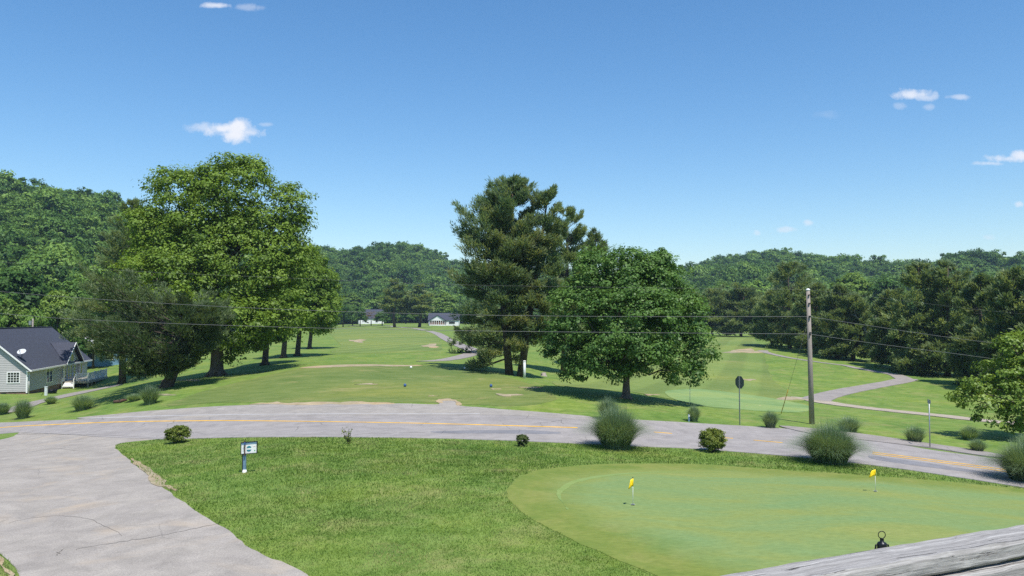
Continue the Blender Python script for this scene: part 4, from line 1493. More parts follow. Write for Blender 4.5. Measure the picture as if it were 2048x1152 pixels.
# straggly sapling
b = hit(697, 887)
sp = thing('sapling', 'thin straggly sapling with few leaves at the near road edge', 'sapling', b)
rs = np.random.default_rng(9)
st = MB()
tips = []
for k in range(9):
    a = rs.random() * 6.28
    tip = (math.cos(a) * rs.uniform(.1, .32), math.sin(a) * .2, rs.uniform(.25, .75))
    tips += bent((0, 0, -.03), tip, rs, 3, .1)[1:]
    st.tube(bent((0, 0, -.03), tip, rs, 3, .1), [.012, .009, .007, .004], 5, False)
st.build('stems', 'bark', sp)
tp = np.array([tuple(t) for t in tips])
C = np.repeat(tp, 4, 0) + rs.normal(0, .05, (len(tp) * 4, 3))
V, F, T = quad_leaves(C, rs.normal(size=C.shape), .045, rs)
np_obj('leaves', V, F, 'shrub_leaf', sp, T)


# lawn blades: short grass over the near lawn
def lawn_grass():
    rng = np.random.default_rng(55)
    N = 420000
    th = rng.uniform(-.66, .66, N)
    r = np.exp(rng.uniform(math.log(12.5), math.log(46), N))
    x, y = r * np.sin(th), r * np.cos(th)
    m = np.ones(N, bool)
    for nm, key in (('driveway', 0), ('road', 0), ('putting_green', 0), ('paved_shoulder', 0)):
        m &= ~inside(OUT[nm], x, y)
    x, y, r = x[m], y[m], r[m]
    roadmid = np.interp(1024 + FPX * x / y, [p[0] for p in ROAD_N], [p[1] for p in ROAD_N])
    py = HOR - (H(x, y) - CZ) / y * FPX
    m = py > roadmid - 1
    x, y, r = x[m], y[m], r[m]
    n = len(x)
    z = H(x, y)
    a = rng.random(n) * 6.28
    hgt = rng.uniform(.028, .068, n) * np.clip(r / 20, .8, 1.5)
    wd = .0075 * np.clip(r / 16, .8, 2.2)
    lean = rng.normal(0, .55, (n, 2)) * hgt[:, None]
    B = np.column_stack((x, y, z - .005))
    s = np.column_stack((np.cos(a), np.sin(a), np.zeros(n))) * wd[:, None]
    tip = B + np.column_stack((lean, hgt))
    V = np.stack((B - s, B + s, tip), 1).reshape(-1, 3)
    F = np.arange(3 * n).reshape(-1, 3)
    def vnoise(sc, sd):
        g_ = np.random.default_rng(sd).random((64, 64))
        u_, v_ = x / sc + 100, y / sc + 100
        i, j = np.floor(u_).astype(int), np.floor(v_).astype(int)
        a_, b_ = u_ - i, v_ - j
        a_, b_ = a_ * a_ * (3 - 2 * a_), b_ * b_ * (3 - 2 * b_)
        q = lambda m_, n_: g_[m_ % 64, n_ % 64]
        return (q(i, j) * (1 - a_) + q(i + 1, j) * a_) * (1 - b_) + (q(i, j + 1) * (1 - a_) + q(i + 1, j + 1) * a_) * b_ - .5
    big = np.sin(x * .55 + 1.7 * np.sin(y * .33)) * np.sin(y * .47 + 1.1 * np.sin(x * .29))
    t = np.clip(.47 + .08 * big + .42 * vnoise(3.1, 1) + .30 * vnoise(1.1, 2) + .25 * vnoise(.4, 3) + rng.normal(0, .2, n), 0, 1)
    o = np_obj('lawn_grass', V, F, 'grass_blade', None, np.repeat(t, 3))
    tag(o, 'short mown grass of the near lawn between driveway and putting green', 'grass', kind='stuff')
    print('blades', n)


lawn_grass()


# ------------------------------------------------------------------ grey house
E0 = at(54.6, 735.5, 86)
gz = -8.25 + CZ
house_loc = Vector((E0.x, E0.y, gz))
RZ = math.atan2(.974, -.226)
hs = thing('house', 'grey sided single-storey house with dark roof and small entrance gable', 'house', house_loc, RZ)
Lh, Wh, ze = 22.0, 9.2, 2.85
pitch = .88
zr = ze + (Wh / 2 + .4) * pitch - .1
fo = MB(); fo.box(.05, Lh - .05, .05, Wh - .05, -.6, .45); fo.build('foundation', 'brick_red', hs)
wl_ = MB()
wl_.slab([(0, 0, .45), (0, Wh, .45), (0, Wh, ze), (0, Wh / 2, zr - .25), (0, 0, ze)], (Lh, 0, 0))
wl_.build('wall', 'siding', hs)
plank_z = np.arange(.45, zr - .5, .19)
for k, z in enumerate(plank_z):
    z1 = z + .185
    f0 = max(0, (z1 - ze) / pitch) if z1 > ze else 0
    if Wh - 2 * f0 < .3:
        continue
    m = MB()
    m.poly([(-.012, f0, z1), (-.012, Wh - f0, z1), (-.035, Wh - f0, z), (-.035, f0, z), (.0, f0, z1), (.0, Wh - f0, z1), (.0, Wh - f0, z), (.0, f0, z)],
           [(0, 1, 2, 3), (3, 2, 6, 7), (0, 3, 7, 4), (1, 5, 6, 2), (4, 5, 1, 0)])
    m.build('plank', 'siding', hs)
    if z1 < ze - .1:
        m = MB()
        m.poly([(.02, -.012, z1), (Lh, -.012, z1), (Lh, -.035, z), (.02, -.035, z), (.02, 0, z1), (Lh, 0, z1), (Lh, 0, z), (.02, 0, z)],
               [(0, 1, 2, 3), (3, 2, 6, 7), (0, 3, 7, 4), (1, 5, 6, 2), (4, 5, 1, 0)])
        m.build('plank', 'siding', hs)
rf = MB()
y0, zo = -.45, ze - .06
zt = zo + (Wh / 2 + .45) * pitch
for sgn in (0, 1):
    ya, yb = (y0, Wh / 2) if sgn == 0 else (Wh - y0, Wh / 2)
    rf.slab([(-.35, ya, zo), (Lh + .35, ya, zo), (Lh + .35, yb, zt), (-.35, yb, zt)], (0, 0, -.16))
roof = rf.build('roof', 'shingle', hs)
rc = MB(); rc.box(-.36, Lh + .36, Wh / 2 - .15, Wh / 2 + .15, zt - .05, zt + .04); rc.build('ridge_cap', 'shingle', roof)
for ya, yb in ((y0 - .02, Wh / 2), (Wh - y0 + .02, Wh / 2)):
    m = MB(); m.slab([(-.40, ya, zo - .02), (-.355, ya, zo - .02), (-.355, yb, zt - .02), (-.40, yb, zt - .02)], (0, 0, -.2)); m.build('rake_trim', 'trim_white', roof)
m = MB(); m.box(-.36, Lh + .36, y0 - .10, y0 - .005, zo - .19, zo - .02); m.build('gutter', 'trim_white', roof)
m = MB(); m.box(-.34, Lh + .34, y0, -.04, zo - .20, zo - .17); m.build('soffit', 'trim_white', roof)
m = MB(); m.box(-.06, .10, -.065, .08, .3, ze - .12); m.build('corner_trim', 'trim_white', hs)
m = MB(); m.tube([(.22, -.12, ze - .2), (.22, -.12, .1)], .05, 8); m.build('downspout', 'trim_white', hs)
for (vx, vy) in ((-.0, 2.0), (-.0, 5.6)):
    m = MB(); m.box(.02, .09, vy, vy + .45, .12, .34); m.build('crawl_vent', 'black_frame', hs)
for vx in (4.2, 9.6):
    m = MB(); m.box(vx, vx + .45, .02, .09, .12, .34); m.build('crawl_vent', 'black_frame', hs)


def window_gable(y0, y1, z0, z1, cols, rows):
    m = MB()
    t = .09
    for a in ((y0 - t, y1 + t, z1, z1 + t), (y0 - t, y1 + t, z0 - t, z0), (y0 - t, y0, z0, z1), (y1, y1 + t, z0, z1)):
        m.box(-.075, -.0, *a)
    w = m.build('window', 'trim_white', hs)
    m = MB(); m.box(-.045, .0, y0, y1, z0, z1); m.build('pane', 'glass_dark', w)
    for i in range(1, cols):
        yy = y0 + (y1 - y0) * i / cols
        m = MB(); m.box(-.058, -.046, yy - .02, yy + .02, z0, z1); m.build('muntin', 'trim_white', w)
    for i in range(1, rows):
        zz = z0 + (z1 - z0) * i / rows
        m = MB(); m.box(-.062, -.047, y0, y1, zz - .02, zz + .02); m.build('muntin', 'trim_white', w)


def window_front(x0, x1, z0, z1, cols=2, rows=1, name='window', t=.09, yy=0.0, mt=.02):
    m = MB()
    for a in ((x0 - t, x1 + t, z1, z1 + t), (x0 - t, x1 + t, z0 - t, z0), (x0 - t, x0, z0, z1), (x1, x1 + t, z0, z1)):
        m.box(a[0], a[1], yy - .085, yy, a[2], a[3])
    w = m.build(name, 'trim_white', hs)
    for i in range(cols):
        xa, xb = x0 + (x1 - x0) * i / cols, x0 + (x1 - x0) * (i + 1) / cols
        m = MB(); m.box(xa + mt, xb - mt, yy - .05, yy, z0, z1); m.build('pane', 'glass_dark', w)
        if i:
            m = MB(); m.box(xa - mt, xa + mt, yy - .07, yy, z0, z1); m.build('mullion', 'trim_white', w)
        for j in range(1, rows):
            zz = z0 + (z1 - z0) * j / rows
            m = MB(); m.box(xa + mt, xb - mt, yy - .06, yy - .051, zz - .02, zz + .02); m.build('muntin', 'trim_white', w)
    return w


window_gable(.75, 1.85, 1.45, 2.5, 4, 4)
window_gable(5.6, 6.8, 1.45, 2.5, 4, 4)
window_front(5.9, 8.0, .95, 2.45, 2, 2, mt=.06)
window_front(12.35, 13.0, .95, 2.4, 1, 4)
dr = window_front(13.7, 15.3, .72, 2.45, 2, 5, 'door', .13, mt=.14)
window_front(16.0, 16.9, .95, 2.4, 1, 4)
window_front(18.2, 19.6, .95, 2.4, 2, 2)
# entrance gable
gx0, gx1, gc, gp = 11.5, 17.9, 14.7, ze + 2.35
g = MB(); g.slab([(gx0 + .1, -.2, ze - .1), (gx1 - .1, -.2, ze - .1), (gc, -.2, gp - .12)], (0, .14, 0)); ge = g.build('entrance_gable', 'siding', hs)
yb = (gp - zo) / pitch + y0
g = MB()
g.slab([(gx0 - .25, -.62, ze - .12), (gc, -.62, gp), (gc, yb, gp), (gx0 - .25, y0 + .05, ze - .12)], (0, 0, .12))
g.slab([(gx1 + .25, -.62, ze - .12), (gc, -.62, gp), (gc, yb, gp), (gx1 + .25, y0 + .05, ze - .12)], (0, 0, .12))
g.build('gable_roof', 'shingle', ge)
for xe in (gx0 - .27, gx1 + .27):
    g = MB(); g.slab([(xe, -.69, ze - .16), (gc, -.69, gp - .02), (gc, -.69, gp + .14), (xe, -.69, ze - .0)], (0, .06, 0)); g.build('rake_trim', 'trim_white', ge)
a = np.linspace(0, math.pi, 13)
g = MB()
for i in range(12):
    (c0, s0), (c1, s1) = (math.cos(a[i]), math.sin(a[i])), (math.cos(a[i + 1]), math.sin(a[i + 1]))
    g.slab([(gc + c0 * .75, -.26, 3.0 + s0 * 1.0), (gc + c0 * .62, -.26, 3.0 + s0 * .85), (gc + c1 * .62, -.26, 3.0 + s1 * .85), (gc + c1 * .75, -.26, 3.0 + s1 * 1.0)], (0, .06, 0))
g.box(gc - .78, gc + .78, -.27, -.2, 2.9, 3.0)
aw = g.build('arched_window', 'trim_white', hs)
g = MB(); g.slab([(gc + c * .62, -.235, 3.0 + s * .85) for c, s in ((math.cos(t), math.sin(t)) for t in a)], (0, .03, 0)); g.build('pane', 'glass_dark', aw)
g = MB(); g.box(11.6, 17.9, -.34, -.05, 2.62, 2.9); g.build('entrance_beam', 'trim_white', hs)
for xx in (11.5, 17.8):
    g = MB(); g.box(xx, xx + .16, -.3, -.14, .65, 2.62); g.build('entrance_post', 'trim_white', hs)

# deck in front of the house
dk = thing('deck', 'white railed timber deck with steps in front of the grey house', 'deck', house_loc, RZ)
dx0, dx1, dy0, dy1, dz = 11.9, 20.5, -2.9, -.08, .62
for k in range(19):
    yy = dy0 + (dy1 - dy0) * k / 19
    g = MB(); g.box(dx0, dx1, yy, yy + .138, dz - .04, dz); g.build('deck_board', 'deck_wood', dk)
g = MB(); g.box(dx0 - .045, dx0 - .005, dy0, dy1, dz - .26, dz - .01); g.box(dx0 - .045, dx1, dy0 - .045, dy0 - .005, dz - .26, dz - .01); g.build('rim_joist', 'deck_wood', dk)
for xx in np.arange(dx0 + .1, dx1, 1.65):
    g = MB(); g.box(xx, xx + .14, dy0 + .05, dy0 + .19, -.5, dz - .05); g.build('support_post', 'deck_wood', dk)


def rail_run(p0, p1, root, step=.13):
    p0, p1 = Vector(p0), Vector(p1)
    L = (p1 - p0).length
    g = MB(); g.tube([p0 + Vector((0, 0, .95)), p1 + Vector((0, 0, .95))], .05, 4); g.build('handrail', 'white_paint', root)
    g = MB(); g.tube([p0 + Vector((0, 0, .12)), p1 + Vector((0, 0, .12))], .035, 4); g.build('bottom_rail', 'white_paint', root)
    base = None
    for i in range(1, int(L / step)):
        q = p0.lerp(p1, i * step / L)
        if base is None:
            g = MB(); g.box(-.02, .02, -.02, .02, .1, .93)
            base = g.build('baluster', 'white_paint', root)
            base.location = q
        else:
            c = base.copy(); link(c, root); c.location = q
    for q in (p0, p1):
        g = MB(); g.box(q.x - .06, q.x + .06, q.y - .06, q.y + .06, q.z - .02, q.z + 1.08); g.build('rail_post', 'white_paint', root)


rail_run((dx0 + .07, dy0 + .07, dz), (dx0 + .07, -1.55, dz), dk)
for i in range(3):
    xa = dx0 + .07 + i * 2.8
    rail_run((xa + .02, dy0 + .07, dz), (xa + 2.78, dy0 + .07, dz), dk)
for i in range(3):
    g = MB(); g.box(dx0 - .05 - .3 * (3 - i), dx0 - .05 - .3 * (2 - i) + .02, -1.45, -.25, .0 + .16 * i, .0 + .16 * (i + 1)); g.build('step', 'white_paint', dk)
for yy in (-1.5, -.2):
    g = MB(); g.tube([(dx0 + .02, yy, dz + .95), (dx0 - .95, yy, .95)], .05, 4); g.build('stair_rail', 'white_paint', dk)
    g = MB(); g.box(dx0 - 1.0, dx0 - .9, yy - .05, yy + .05, -.3, 1.0); g.build('stair_post', 'white_paint', dk)

# satellite dish on the roof
def hw(x, y, z):
    return house_loc + Matrix.Rotation(RZ, 3, 'Z') @ Vector((x, y, z))


ds = thing('satellite_dish', 'round grey satellite dish mounted on the dark house roof', 'satellite dish', hw(.6, .75, ze + 1.0))
g = MB(); g.tube([(0, 0, -.15), (0, 0, .35), (.05, -.08, .62)], .03, 8); g.build('mast', 'dark_metal', ds)
g = MB()
n_ = 24
prof = [(0.0, 0), (.15, .01), (.3, .045), (.43, .095), (.44, .09), (.3, .03), (.15, -.008), (0.0, -.02)]
g.lathe(prof, (0, 0, 0), n_)
dsh = g.build('reflector', 'dish_grey', ds, (.05, -.12, .82))
dsh.rotation_euler = (R(38), 0, R(8))
g = MB(); g.tube([(.05, -.1, .6), (.06, -.45, .78), (.06, -.5, .95)], .018, 6); g.box(.02, .1, -.55, -.45, .92, 1.02); g.build('feed_arm', 'dark_metal', ds)

# small things by the house
b = hit(92, 791)
pd = thing('utility_pedestal', 'pale utility pedestal post on the lawn before the house', 'pedestal', b)
g = MB(); g.box(-.13, .13, -.11, .11, -.1, .85); g.build('body', 'pvc_white', pd, bevel=.03)
g = MB(); g.box(-.15, .15, -.13, .13, .83, .93); g.build('cap', 'pvc_white', pd, bevel=.03)
g = MB(); g.tube([(-.5, 0, -.05), (-.08, 0, .62)], .025, 6); g.build('brace', 'dark_metal', pd)
b = hit(103, 787)
tb = thing('garden_tub', 'dark oval tub on the grass against the house wall', 'tub', b)
g = MB()
g.lathe([(0, 0), (.48, 0), (.58, .38), (.54, .38), (.45, .05), (0, .05)], (0, 0, 0), 20)
g.build('shell', 'dark_metal', tb)
g = MB(); g.lathe([(.55, .36), (.62, .37), (.62, .41), (.55, .41)], (0, 0, 0), 20); g.build('rim', 'dark_metal', tb)
for k, (px, py) in enumerate(((237, 806), (246, 804))):
    b = hit(px, py)
    o = thing('log', ('left' if k == 0 else 'right') + ' one of two short dark logs lying on the grass', 'log', b, .3 + k)
    g = MB(); g.tube([(-.35, 0, .1), (0, .02, .12), (.35, 0, .1)], [.10, .12, .10], 9); g.build('wood', 'brown_wood', o)


# distant houses
def simple_house(label, px, py, d, w, dep, hwall, rise, rz, wallm, roofm, porch=False, name='house', windows=()):
    x, y = xd(px, d)
    z = hz(x, y)
    o = thing(name, label, 'house', (x, y, z - .1), rz)
    g = MB(); g.slab([(-w / 2, -dep / 2, 0), (-w / 2, dep / 2, 0), (-w / 2, dep / 2, hwall), (-w / 2, 0, hwall + rise * .92), (-w / 2, -dep / 2, hwall)], (w, 0, 0)); g.build('wall', wallm, o)
    g = MB()
    for s in (-1, 1):
        g.slab([(-w / 2 - .4, s * (dep / 2 + .4), hwall - .15), (w / 2 + .4, s * (dep / 2 + .4), hwall - .15), (w / 2 + .4, 0, hwall + rise), (-w / 2 - .4, 0, hwall + rise)], (0, 0, .2))
    g.build('roof', roofm, o)
    for (wx, wz0, ww, wh) in windows:
        g = MB(); g.box(wx - ww / 2, wx + ww / 2, -dep / 2 - .08, -dep / 2, wz0, wz0 + wh); w_ = g.build('window', 'trim_white', o)
        g = MB(); g.box(wx - ww / 2 + .12, wx + ww / 2 - .12, -dep / 2 - .12, -dep / 2 - .06, wz0 + .12, wz0 + wh - .12); g.build('pane', 'glass_dark', w_)
    return o


ph = simple_house('far white house with blue-grey roof and screened front porch', 889, 650, 402, 15, 9, 2.8, 3.4, 0, 'trim_white', 'shingle', windows=((4.2, .9, 3.2, 1.4),))
g = MB(); g.slab([(-6.6, -8.8, 2.6), (1.2, -8.8, 2.6), (-2.7, -8.8, 5.0)], (0, 6, 0)); pg = g.build('porch_gable', 'trim_white', ph)
g = MB()
for s in (-1, 1):
    g.slab([(-2.7 + s * 4.3, -9.2, 2.5), (-2.7, -9.2, 5.2), (-2.7, -1, 5.2), (-2.7 + s * 4.3, -1, 2.5)], (0, 0, .18))
g.build('porch_roof', 'shingle', pg)
for xx in np.linspace(-6.4, 1.0, 8):
    g = MB(); g.box(xx - .1, xx + .1, -8.8, -8.6, .6, 2.6); g.build('porch_post', 'trim_white', ph)
g = MB(); g.box(-6.5, 1.1, -8.4, -4.6, .6, 2.55); g.build('porch_screen', 'brick_red', ph)
g = MB(); g.box(-6.6, 1.2, -8.85, -4.5, 0, .6); g.build('porch_base', 'trim_white', ph)
simple_house('far white house with blue-grey roof behind the rusty tree', 742, 645, 455, 14, 9, 3.2, 5.0, .25, 'trim_white', 'shingle', windows=((-3, 1, 1.4, 1.6), (3, 1, 1.4, 1.6)))
simple_house('house with red-brown roof peeking over the grey house at left edge', -8, 690, 132, 12, 9, 4.4, 2.4, .35, 'siding', 'red_shingle', windows=((-3, 1, 1.4, 1.6), (3, 1, 1.4, 1.6)))
simple_house('small blue building with white trim glimpsed through the dark pine', 212, 735, 122, 5.5, 4.5, 2.9, 1.4, .2, 'blue_paint', 'trim_white', windows=((-1.2, 1, 1.2, 1.2), (1.3, 1, 1.2, 1.2)), name='shed')
bx, by = xd(66, 112)
o = thing('short_pole', 'pale service pole showing above the grey house ridge', 'pole', (bx, by, hz(bx, by)))
ztp = at(68, 637, 112).z - hz(bx, by)
g = MB(); g.tube([(0, 0, -.3), (.15, 0, ztp)], [.14, .10], 8); g.build('post', 'dead_bark', o)
g = MB(); g.box(-.35, -.05, -.15, .15, ztp - .9, ztp - .3); g.build('transformer_box', 'galvanised', o)

# ------------------------------------------------------------------ utility pole and wires
pb = hit(1624, 848)
dp_ = pb.y
up = thing('utility_pole', 'weathered wooden utility pole with pale cap beyond the road', 'utility pole', pb)
pt = at(1616, 580, dp_) - pb
pt.y = 0
g = MB(); g.tube([(0, 0, -.4), pt * .5, pt], [.172, .146, .115], 14); g.build('pole', 'pole_wood', up)
g = MB(); g.lathe([(0, .1), (.06, .09), (.125, .03), (.13, -.03), (.1, -.03)], tuple(pt), 14); g.build('cap', 'white_paint', up)
for (py, s) in ((590, .03), (607, .04), (633, .05), (666, .06)):
    q = at(1616 + (py - 577) * .03, py, dp_) - pb
    g = MB(); g.box(q.x - .05, q.x + .05, -.2, -.1, q.z - s, q.z + s); g.build('bolt', 'dark_metal', up)
for py in (633, 668):
    q = at(1618, py, dp_) - pb
    g = MB(); g.lathe([(0, .06), (.05, .05), (.06, 0), (.045, -.06), (0, -.06)], (q.x, -.2, q.z), 10); g.build('insulator', 'dark_metal', up)


def wire(name, label, pixd, r, group=None, n=10):
    P = [at(*p) for p in pixd]
    P = [Vector(p) for p in smooth_loop([tuple(p) for p in P], n, False)]
    b = P[0].copy()
    o = thing(name, label, 'cable', b, 0, group)
    g = MB(); g.tube([p - b for p in P], r, 5); g.build('strand', 'wire_black', o)
    return o


GW = 'overhead cables crossing the view'
wire('overhead_cable', 'topmost faint overhead cable left of the utility pole', [(-300, 505, 58), (0, 524, 56), (240, 541, 54.5), (600, 557, 53), (900, 569, 52), (1250, 575, 51), (1612, 579, dp_)], .005, GW)
wire('overhead_cable', 'middle overhead cable running left from the utility pole', [(-300, 556, 58), (0, 583, 56), (250, 602, 54.5), (550, 618, 53), (900, 629, 52), (1250, 633, 51), (1617, 633, dp_ - .2)], .0115, GW)
wire('overhead_cable', 'lowest overhead cable running left from the utility pole', [(-300, 600, 58), (0, 627, 56), (200, 641, 54.5), (560, 654, 53), (900, 661, 52), (1250, 665, 51), (1618, 668, dp_ - .2)], .012, GW)
wire('overhead_cable', 'middle overhead cable running right from the utility pole', [(1617, 633, dp_ - .2), (1750, 653, 54), (1900, 675, 60), (2048, 692, 67), (2300, 715, 78)], .012, GW)
wire('overhead_cable', 'lowest overhead cable running right from the utility pole', [(1618, 668, dp_ - .2), (1750, 687, 54), (1900, 706, 60), (2048, 724, 67), (2300, 745, 78)], .012, GW)
wire('overhead_cable', 'faint topmost cable right of the utility pole', [(1616, 579, dp_), (1780, 598, 55), (1920, 615, 61), (2048, 628, 67), (2300, 650, 78)], .004, GW)
gb = hit(1562, 828)
gt = at(1617, 640, dp_)
gy = thing('guy_wire', 'guy wire with yellow guard slanting from the utility pole', 'guy wire', gb)
v = gt - gb
g = MB(); g.tube([(0, 0, -.05), v * .5, v * .97], .010, 5); g.build('strand', 'wire_black', gy)
g = MB(); g.tube([v * .01, v * .28], .026, 6); g.build('guard', 'yellow_paint', gy)

# ------------------------------------------------------------------ signs, posts
b = hit(1480, 850)
ss = thing('stop_sign', 'octagonal road sign seen from its dark back beyond the road', 'road sign', b, R(-64))
hh = (at(1482, 752, b.y) - b).z
g = MB(); g.box(-.035, .035, -.03, .0, -.4, hh); g.build('post', 'galvanised', ss)
zc = hh - .375
g = MB(); g.slab([(.40 * math.cos(R(22.5 + 45 * k)), .004, zc + .40 * math.sin(R(22.5 + 45 * k))) for k in range(8)], (0, .006, 0)); g.build('sign_plate', 'sign_back', ss)
g = MB(); g.slab([(.395 * math.cos(R(22.5 + 45 * k)), .0125, zc + .395 * math.sin(R(22.5 + 45 * k))) for k in range(8)], (0, .001, 0)); g.build('sign_face', 'red_print', ss)
b = hit(1860, 896)
sn = thing('street_sign', 'slim grey street name sign pole with edge-on blade', 'street sign', b, R(76))
hh = (at(1860, 800, b.y) - b).z
g = MB(); g.tube([(0, 0, -.3), (0, 0, hh)], .03, 8); g.build('post', 'galvanised', sn)
g = MB(); g.box(-.32, .32, -.006, .006, hh - .18, hh + .02); g.build('name_blade', 'galvanised', sn)
b = hit(1378, 843)
bp_ = thing('marker_post', 'short blue marker post beside the narrow grass clump', 'marker post', b)
g = MB(); g.box(-.05, .05, -.02, .02, -.1, .44); g.build('post', 'navy_post', bp_)
g = MB(); g.box(-.052, .052, -.026, -.021, .3, .4); g.build('band', 'white_paint', bp_)
b = hit(1049, 757)
wp = thing('white_post', 'white cylindrical post right of the two-stemmed pine', 'post', b)
g = MB(); g.tube([(0, 0, -.2), (0, 0, 1.5)], .115, 14); g.build('shaft', 'pvc_white', wp)
g = MB(); g.lathe([(0, .06), (.1, .05), (.13, .0), (.13, -.06), (.115, -.06)], (0, 0, 1.5), 14); g.build('cap', 'white_paint', wp)
b = hit(1087, 752)
sm = thing('tree_stump', 'low grey tree stump on the grass left of the maple', 'stump', b)
g = MB()
rs = np.random.default_rng(3)
prof = [(.36, -.1), (.30, .06), (.25, .2), (.23, .28), (.12, .3), (0, .29)]
g.lathe(prof, (0, 0, 0), 14)
o = g.build('wood', 'stone', sm)
for vv in o.data.vertices:
    vv.co += Vector(rs.normal(0, .03, 3))

for k, (px, py, m, nm) in enumerate(((810, 774, 'blue_marker', 'left one of the two blue tee markers on the mound'), (982, 775, 'blue_marker', 'right one of the two blue tee markers on the mound'),
                                     (822, 737.5, 'white_paint', 'left one of the two white tee markers on the crest'), (930, 738.5, 'white_paint', 'right one of the two white tee markers on the crest'))):
    b = hit(px, py)
    o = thing('tee_marker', nm, 'tee marker', b, 0, 'tee markers on the mound')
    g = MB(); g.lathe([(0, 0), (.07, .01), (.105, .07), (.11, .12), (.09, .19), (.05, .225), (0, .235)], (0, 0, .02), 14); g.build('ball', m, o)
    g = MB(); g.tube([(0, 0, -.1), (0, 0, .04)], .02, 6); g.build('spike', 'dark_metal', o)


def flagstick(px, py, top, flag_h, flag_w, mat, label, side=-1, r=.008, yaw=.3, cup=True):
    b = hit(px, py)
    o = thing('flagstick', label, 'flagstick', b)
    h = (at(px, top, b.y) - b).z
    g = MB(); g.tube([(0, 0, -.05), (0, 0, h)], r, 8); g.build('stick', 'white_paint', o)
    if mat:
        g = MB(); g.tube([(0, 0, h - .005), (0, 0, h + .025)], r * 1.5, 8); g.build('tip', 'black_frame', o)
        nx, nzr = 8, 4
        vs, fs = [], []
        c, s = math.cos(yaw), math.sin(yaw)
        for i in range(nx + 1):
            t = i / nx
            for j in range(nzr + 1):
                q = j / nzr
                zz = h - .02 - flag_h * (q * (1 - .12 * t)) - flag_h * .42 * t ** 1.3
                yy = .05 * flag_w / .2 * math.sin(t * 5.2 + q * 1.2) * t
                xx = side * (r + flag_w * t * (1 - .18 * t * (1 - q)))
                vs.append((xx * c - yy * s, xx * s + yy * c, zz))
        k = nzr + 1
        for i in range(nx):
            for j in range(nzr):
                fs.append((i * k + j, (i + 1) * k + j, (i + 1) * k + j + 1, i * k + j + 1))
        V = np.array(vs)
        fl = np_obj('flag', V, np.array(fs), mat, o, smooth=True)
        md = fl.modifiers.new('thick', 'SOLIDIFY'); md.thickness = .003
        g = MB(); g.tube([(0, 0, h - .02 - flag_h), (0, 0, h - .01)], r * 1.9, 8); g.build('sleeve', mat, o)
    if cup:
        g = MB(); g.lathe([(.054, .036), (.060, .038), (.060, .033), (.054, .033)], (0, 0, 0), 18); g.build('cup_rim', 'hole_white', o)
        g = MB(); g.lathe([(0, .0345), (.054, .0345)], (0, 0, 0), 18); g.build('cup', 'black_frame', o)
    return o


flagstick(1266, 1011, 956, .21, .17, 'yellow_flag', 'near practice flagstick with small yellow flag on the putting green', -1, yaw=.6)
flagstick(1751, 984, 938, .20, .23, 'yellow_flag', 'far practice flagstick with yellow flag near the putting green edge', -1, yaw=.15)
flagstick(1380, 808, 771, .3, .4, None, 'thin white pin on the striped green below the maple crown', r=.018, cup=False)

# tee sign
b = hit(489, 945)
tsn = thing('hole_sign', 'small framed white and teal map sign on a blue-grey post', 'sign', b, R(-6))
s = b.y / FPX
zb = 36 * s
g = MB(); g.box(-.045, .045, -.035, .035, -.2, zb); g.build('post', 'navy_post', tsn)
g = MB(); g.box(-.075, -.046, -.045, .045, -.1, zb + .05); g.build('side_strap', 'black_frame', tsn)
g = MB(); g.lathe([(0, .1), (.06, .1), (.085, .02), (.09, -.02), (0, -.02)], (0, 0, 0), 12); g.build('footing', 'white_paint', tsn)
bd_ = bpy.data.objects.new('sign_board', None)
x0, x1, z0, z1 = -.10, .46, zb + .02, zb + .40
sh = lambda x: .10 * (x - x0)


def bpoly(pl, y, dy, name, mat, parent):
    g = MB(); g.slab([(x, y, z + sh(x)) for x, z in pl], (0, dy, 0)); return g.build(name, mat, parent)


rect = lambda a, b_, c, d: [(a, c), (b_, c), (b_, d), (a, d)]
panel = bpoly(rect(x0, x1, z0, z1), -.06, .02, 'panel', 'white_paint', tsn)
fr = .022
for r_ in (rect(x0 - fr, x1 + fr, z1, z1 + fr), rect(x0 - fr, x1 + fr, z0 - fr, z0), rect(x0 - fr, x0, z0, z1), rect(x1, x1 + fr, z0, z1)):
    bpoly(r_, -.075, .04, 'frame_bar', 'black_frame', tsn)
bpoly(rect(x0 + .005, x1 - .005, z1 - .075, z1 - .005), -.064, .002, 'header_print', 'navy_post', panel)
aa = np.linspace(0, math.pi, 9)
bpoly([(x0 + .28 + .085 * math.cos(t), z0 + .185 + .07 * math.sin(t)) for t in aa], -.064, .002, 'emblem_top', 'teal_print', panel)
bpoly([(x0 + .28 + .085 * math.cos(t), z0 + .125 - .07 * math.sin(t)) for t in aa], -.064, .002, 'emblem_bottom', 'teal_print', panel)
for k in range(3):
    bpoly(rect(x0 + .05, x0 + .13, z0 + .09 + k * .05, z0 + .10 + k * .05), -.064, .002, 'text_line', 'ink_print', panel)
bpoly(rect(x0 + .42, x0 + .52, z0 + .21, z0 + .217), -.064, .002, 'text_line', 'red_print', panel)
bpoly(rect(x0 + .47, x0 + .51, z0 + .06, z0 + .10), -.064, .002, 'green_mark', 'green_print', panel)
g = MB(); g.box(.03, .062, -.12, -.09, z0 - .05, z1 + .09); g.build('front_stake', 'brown_wood', tsn)
g = MB(); g.box(.02, .072, -.125, -.088, z1 - .05, z1 + .03); g.build('stake_band', 'blue_marker', tsn)

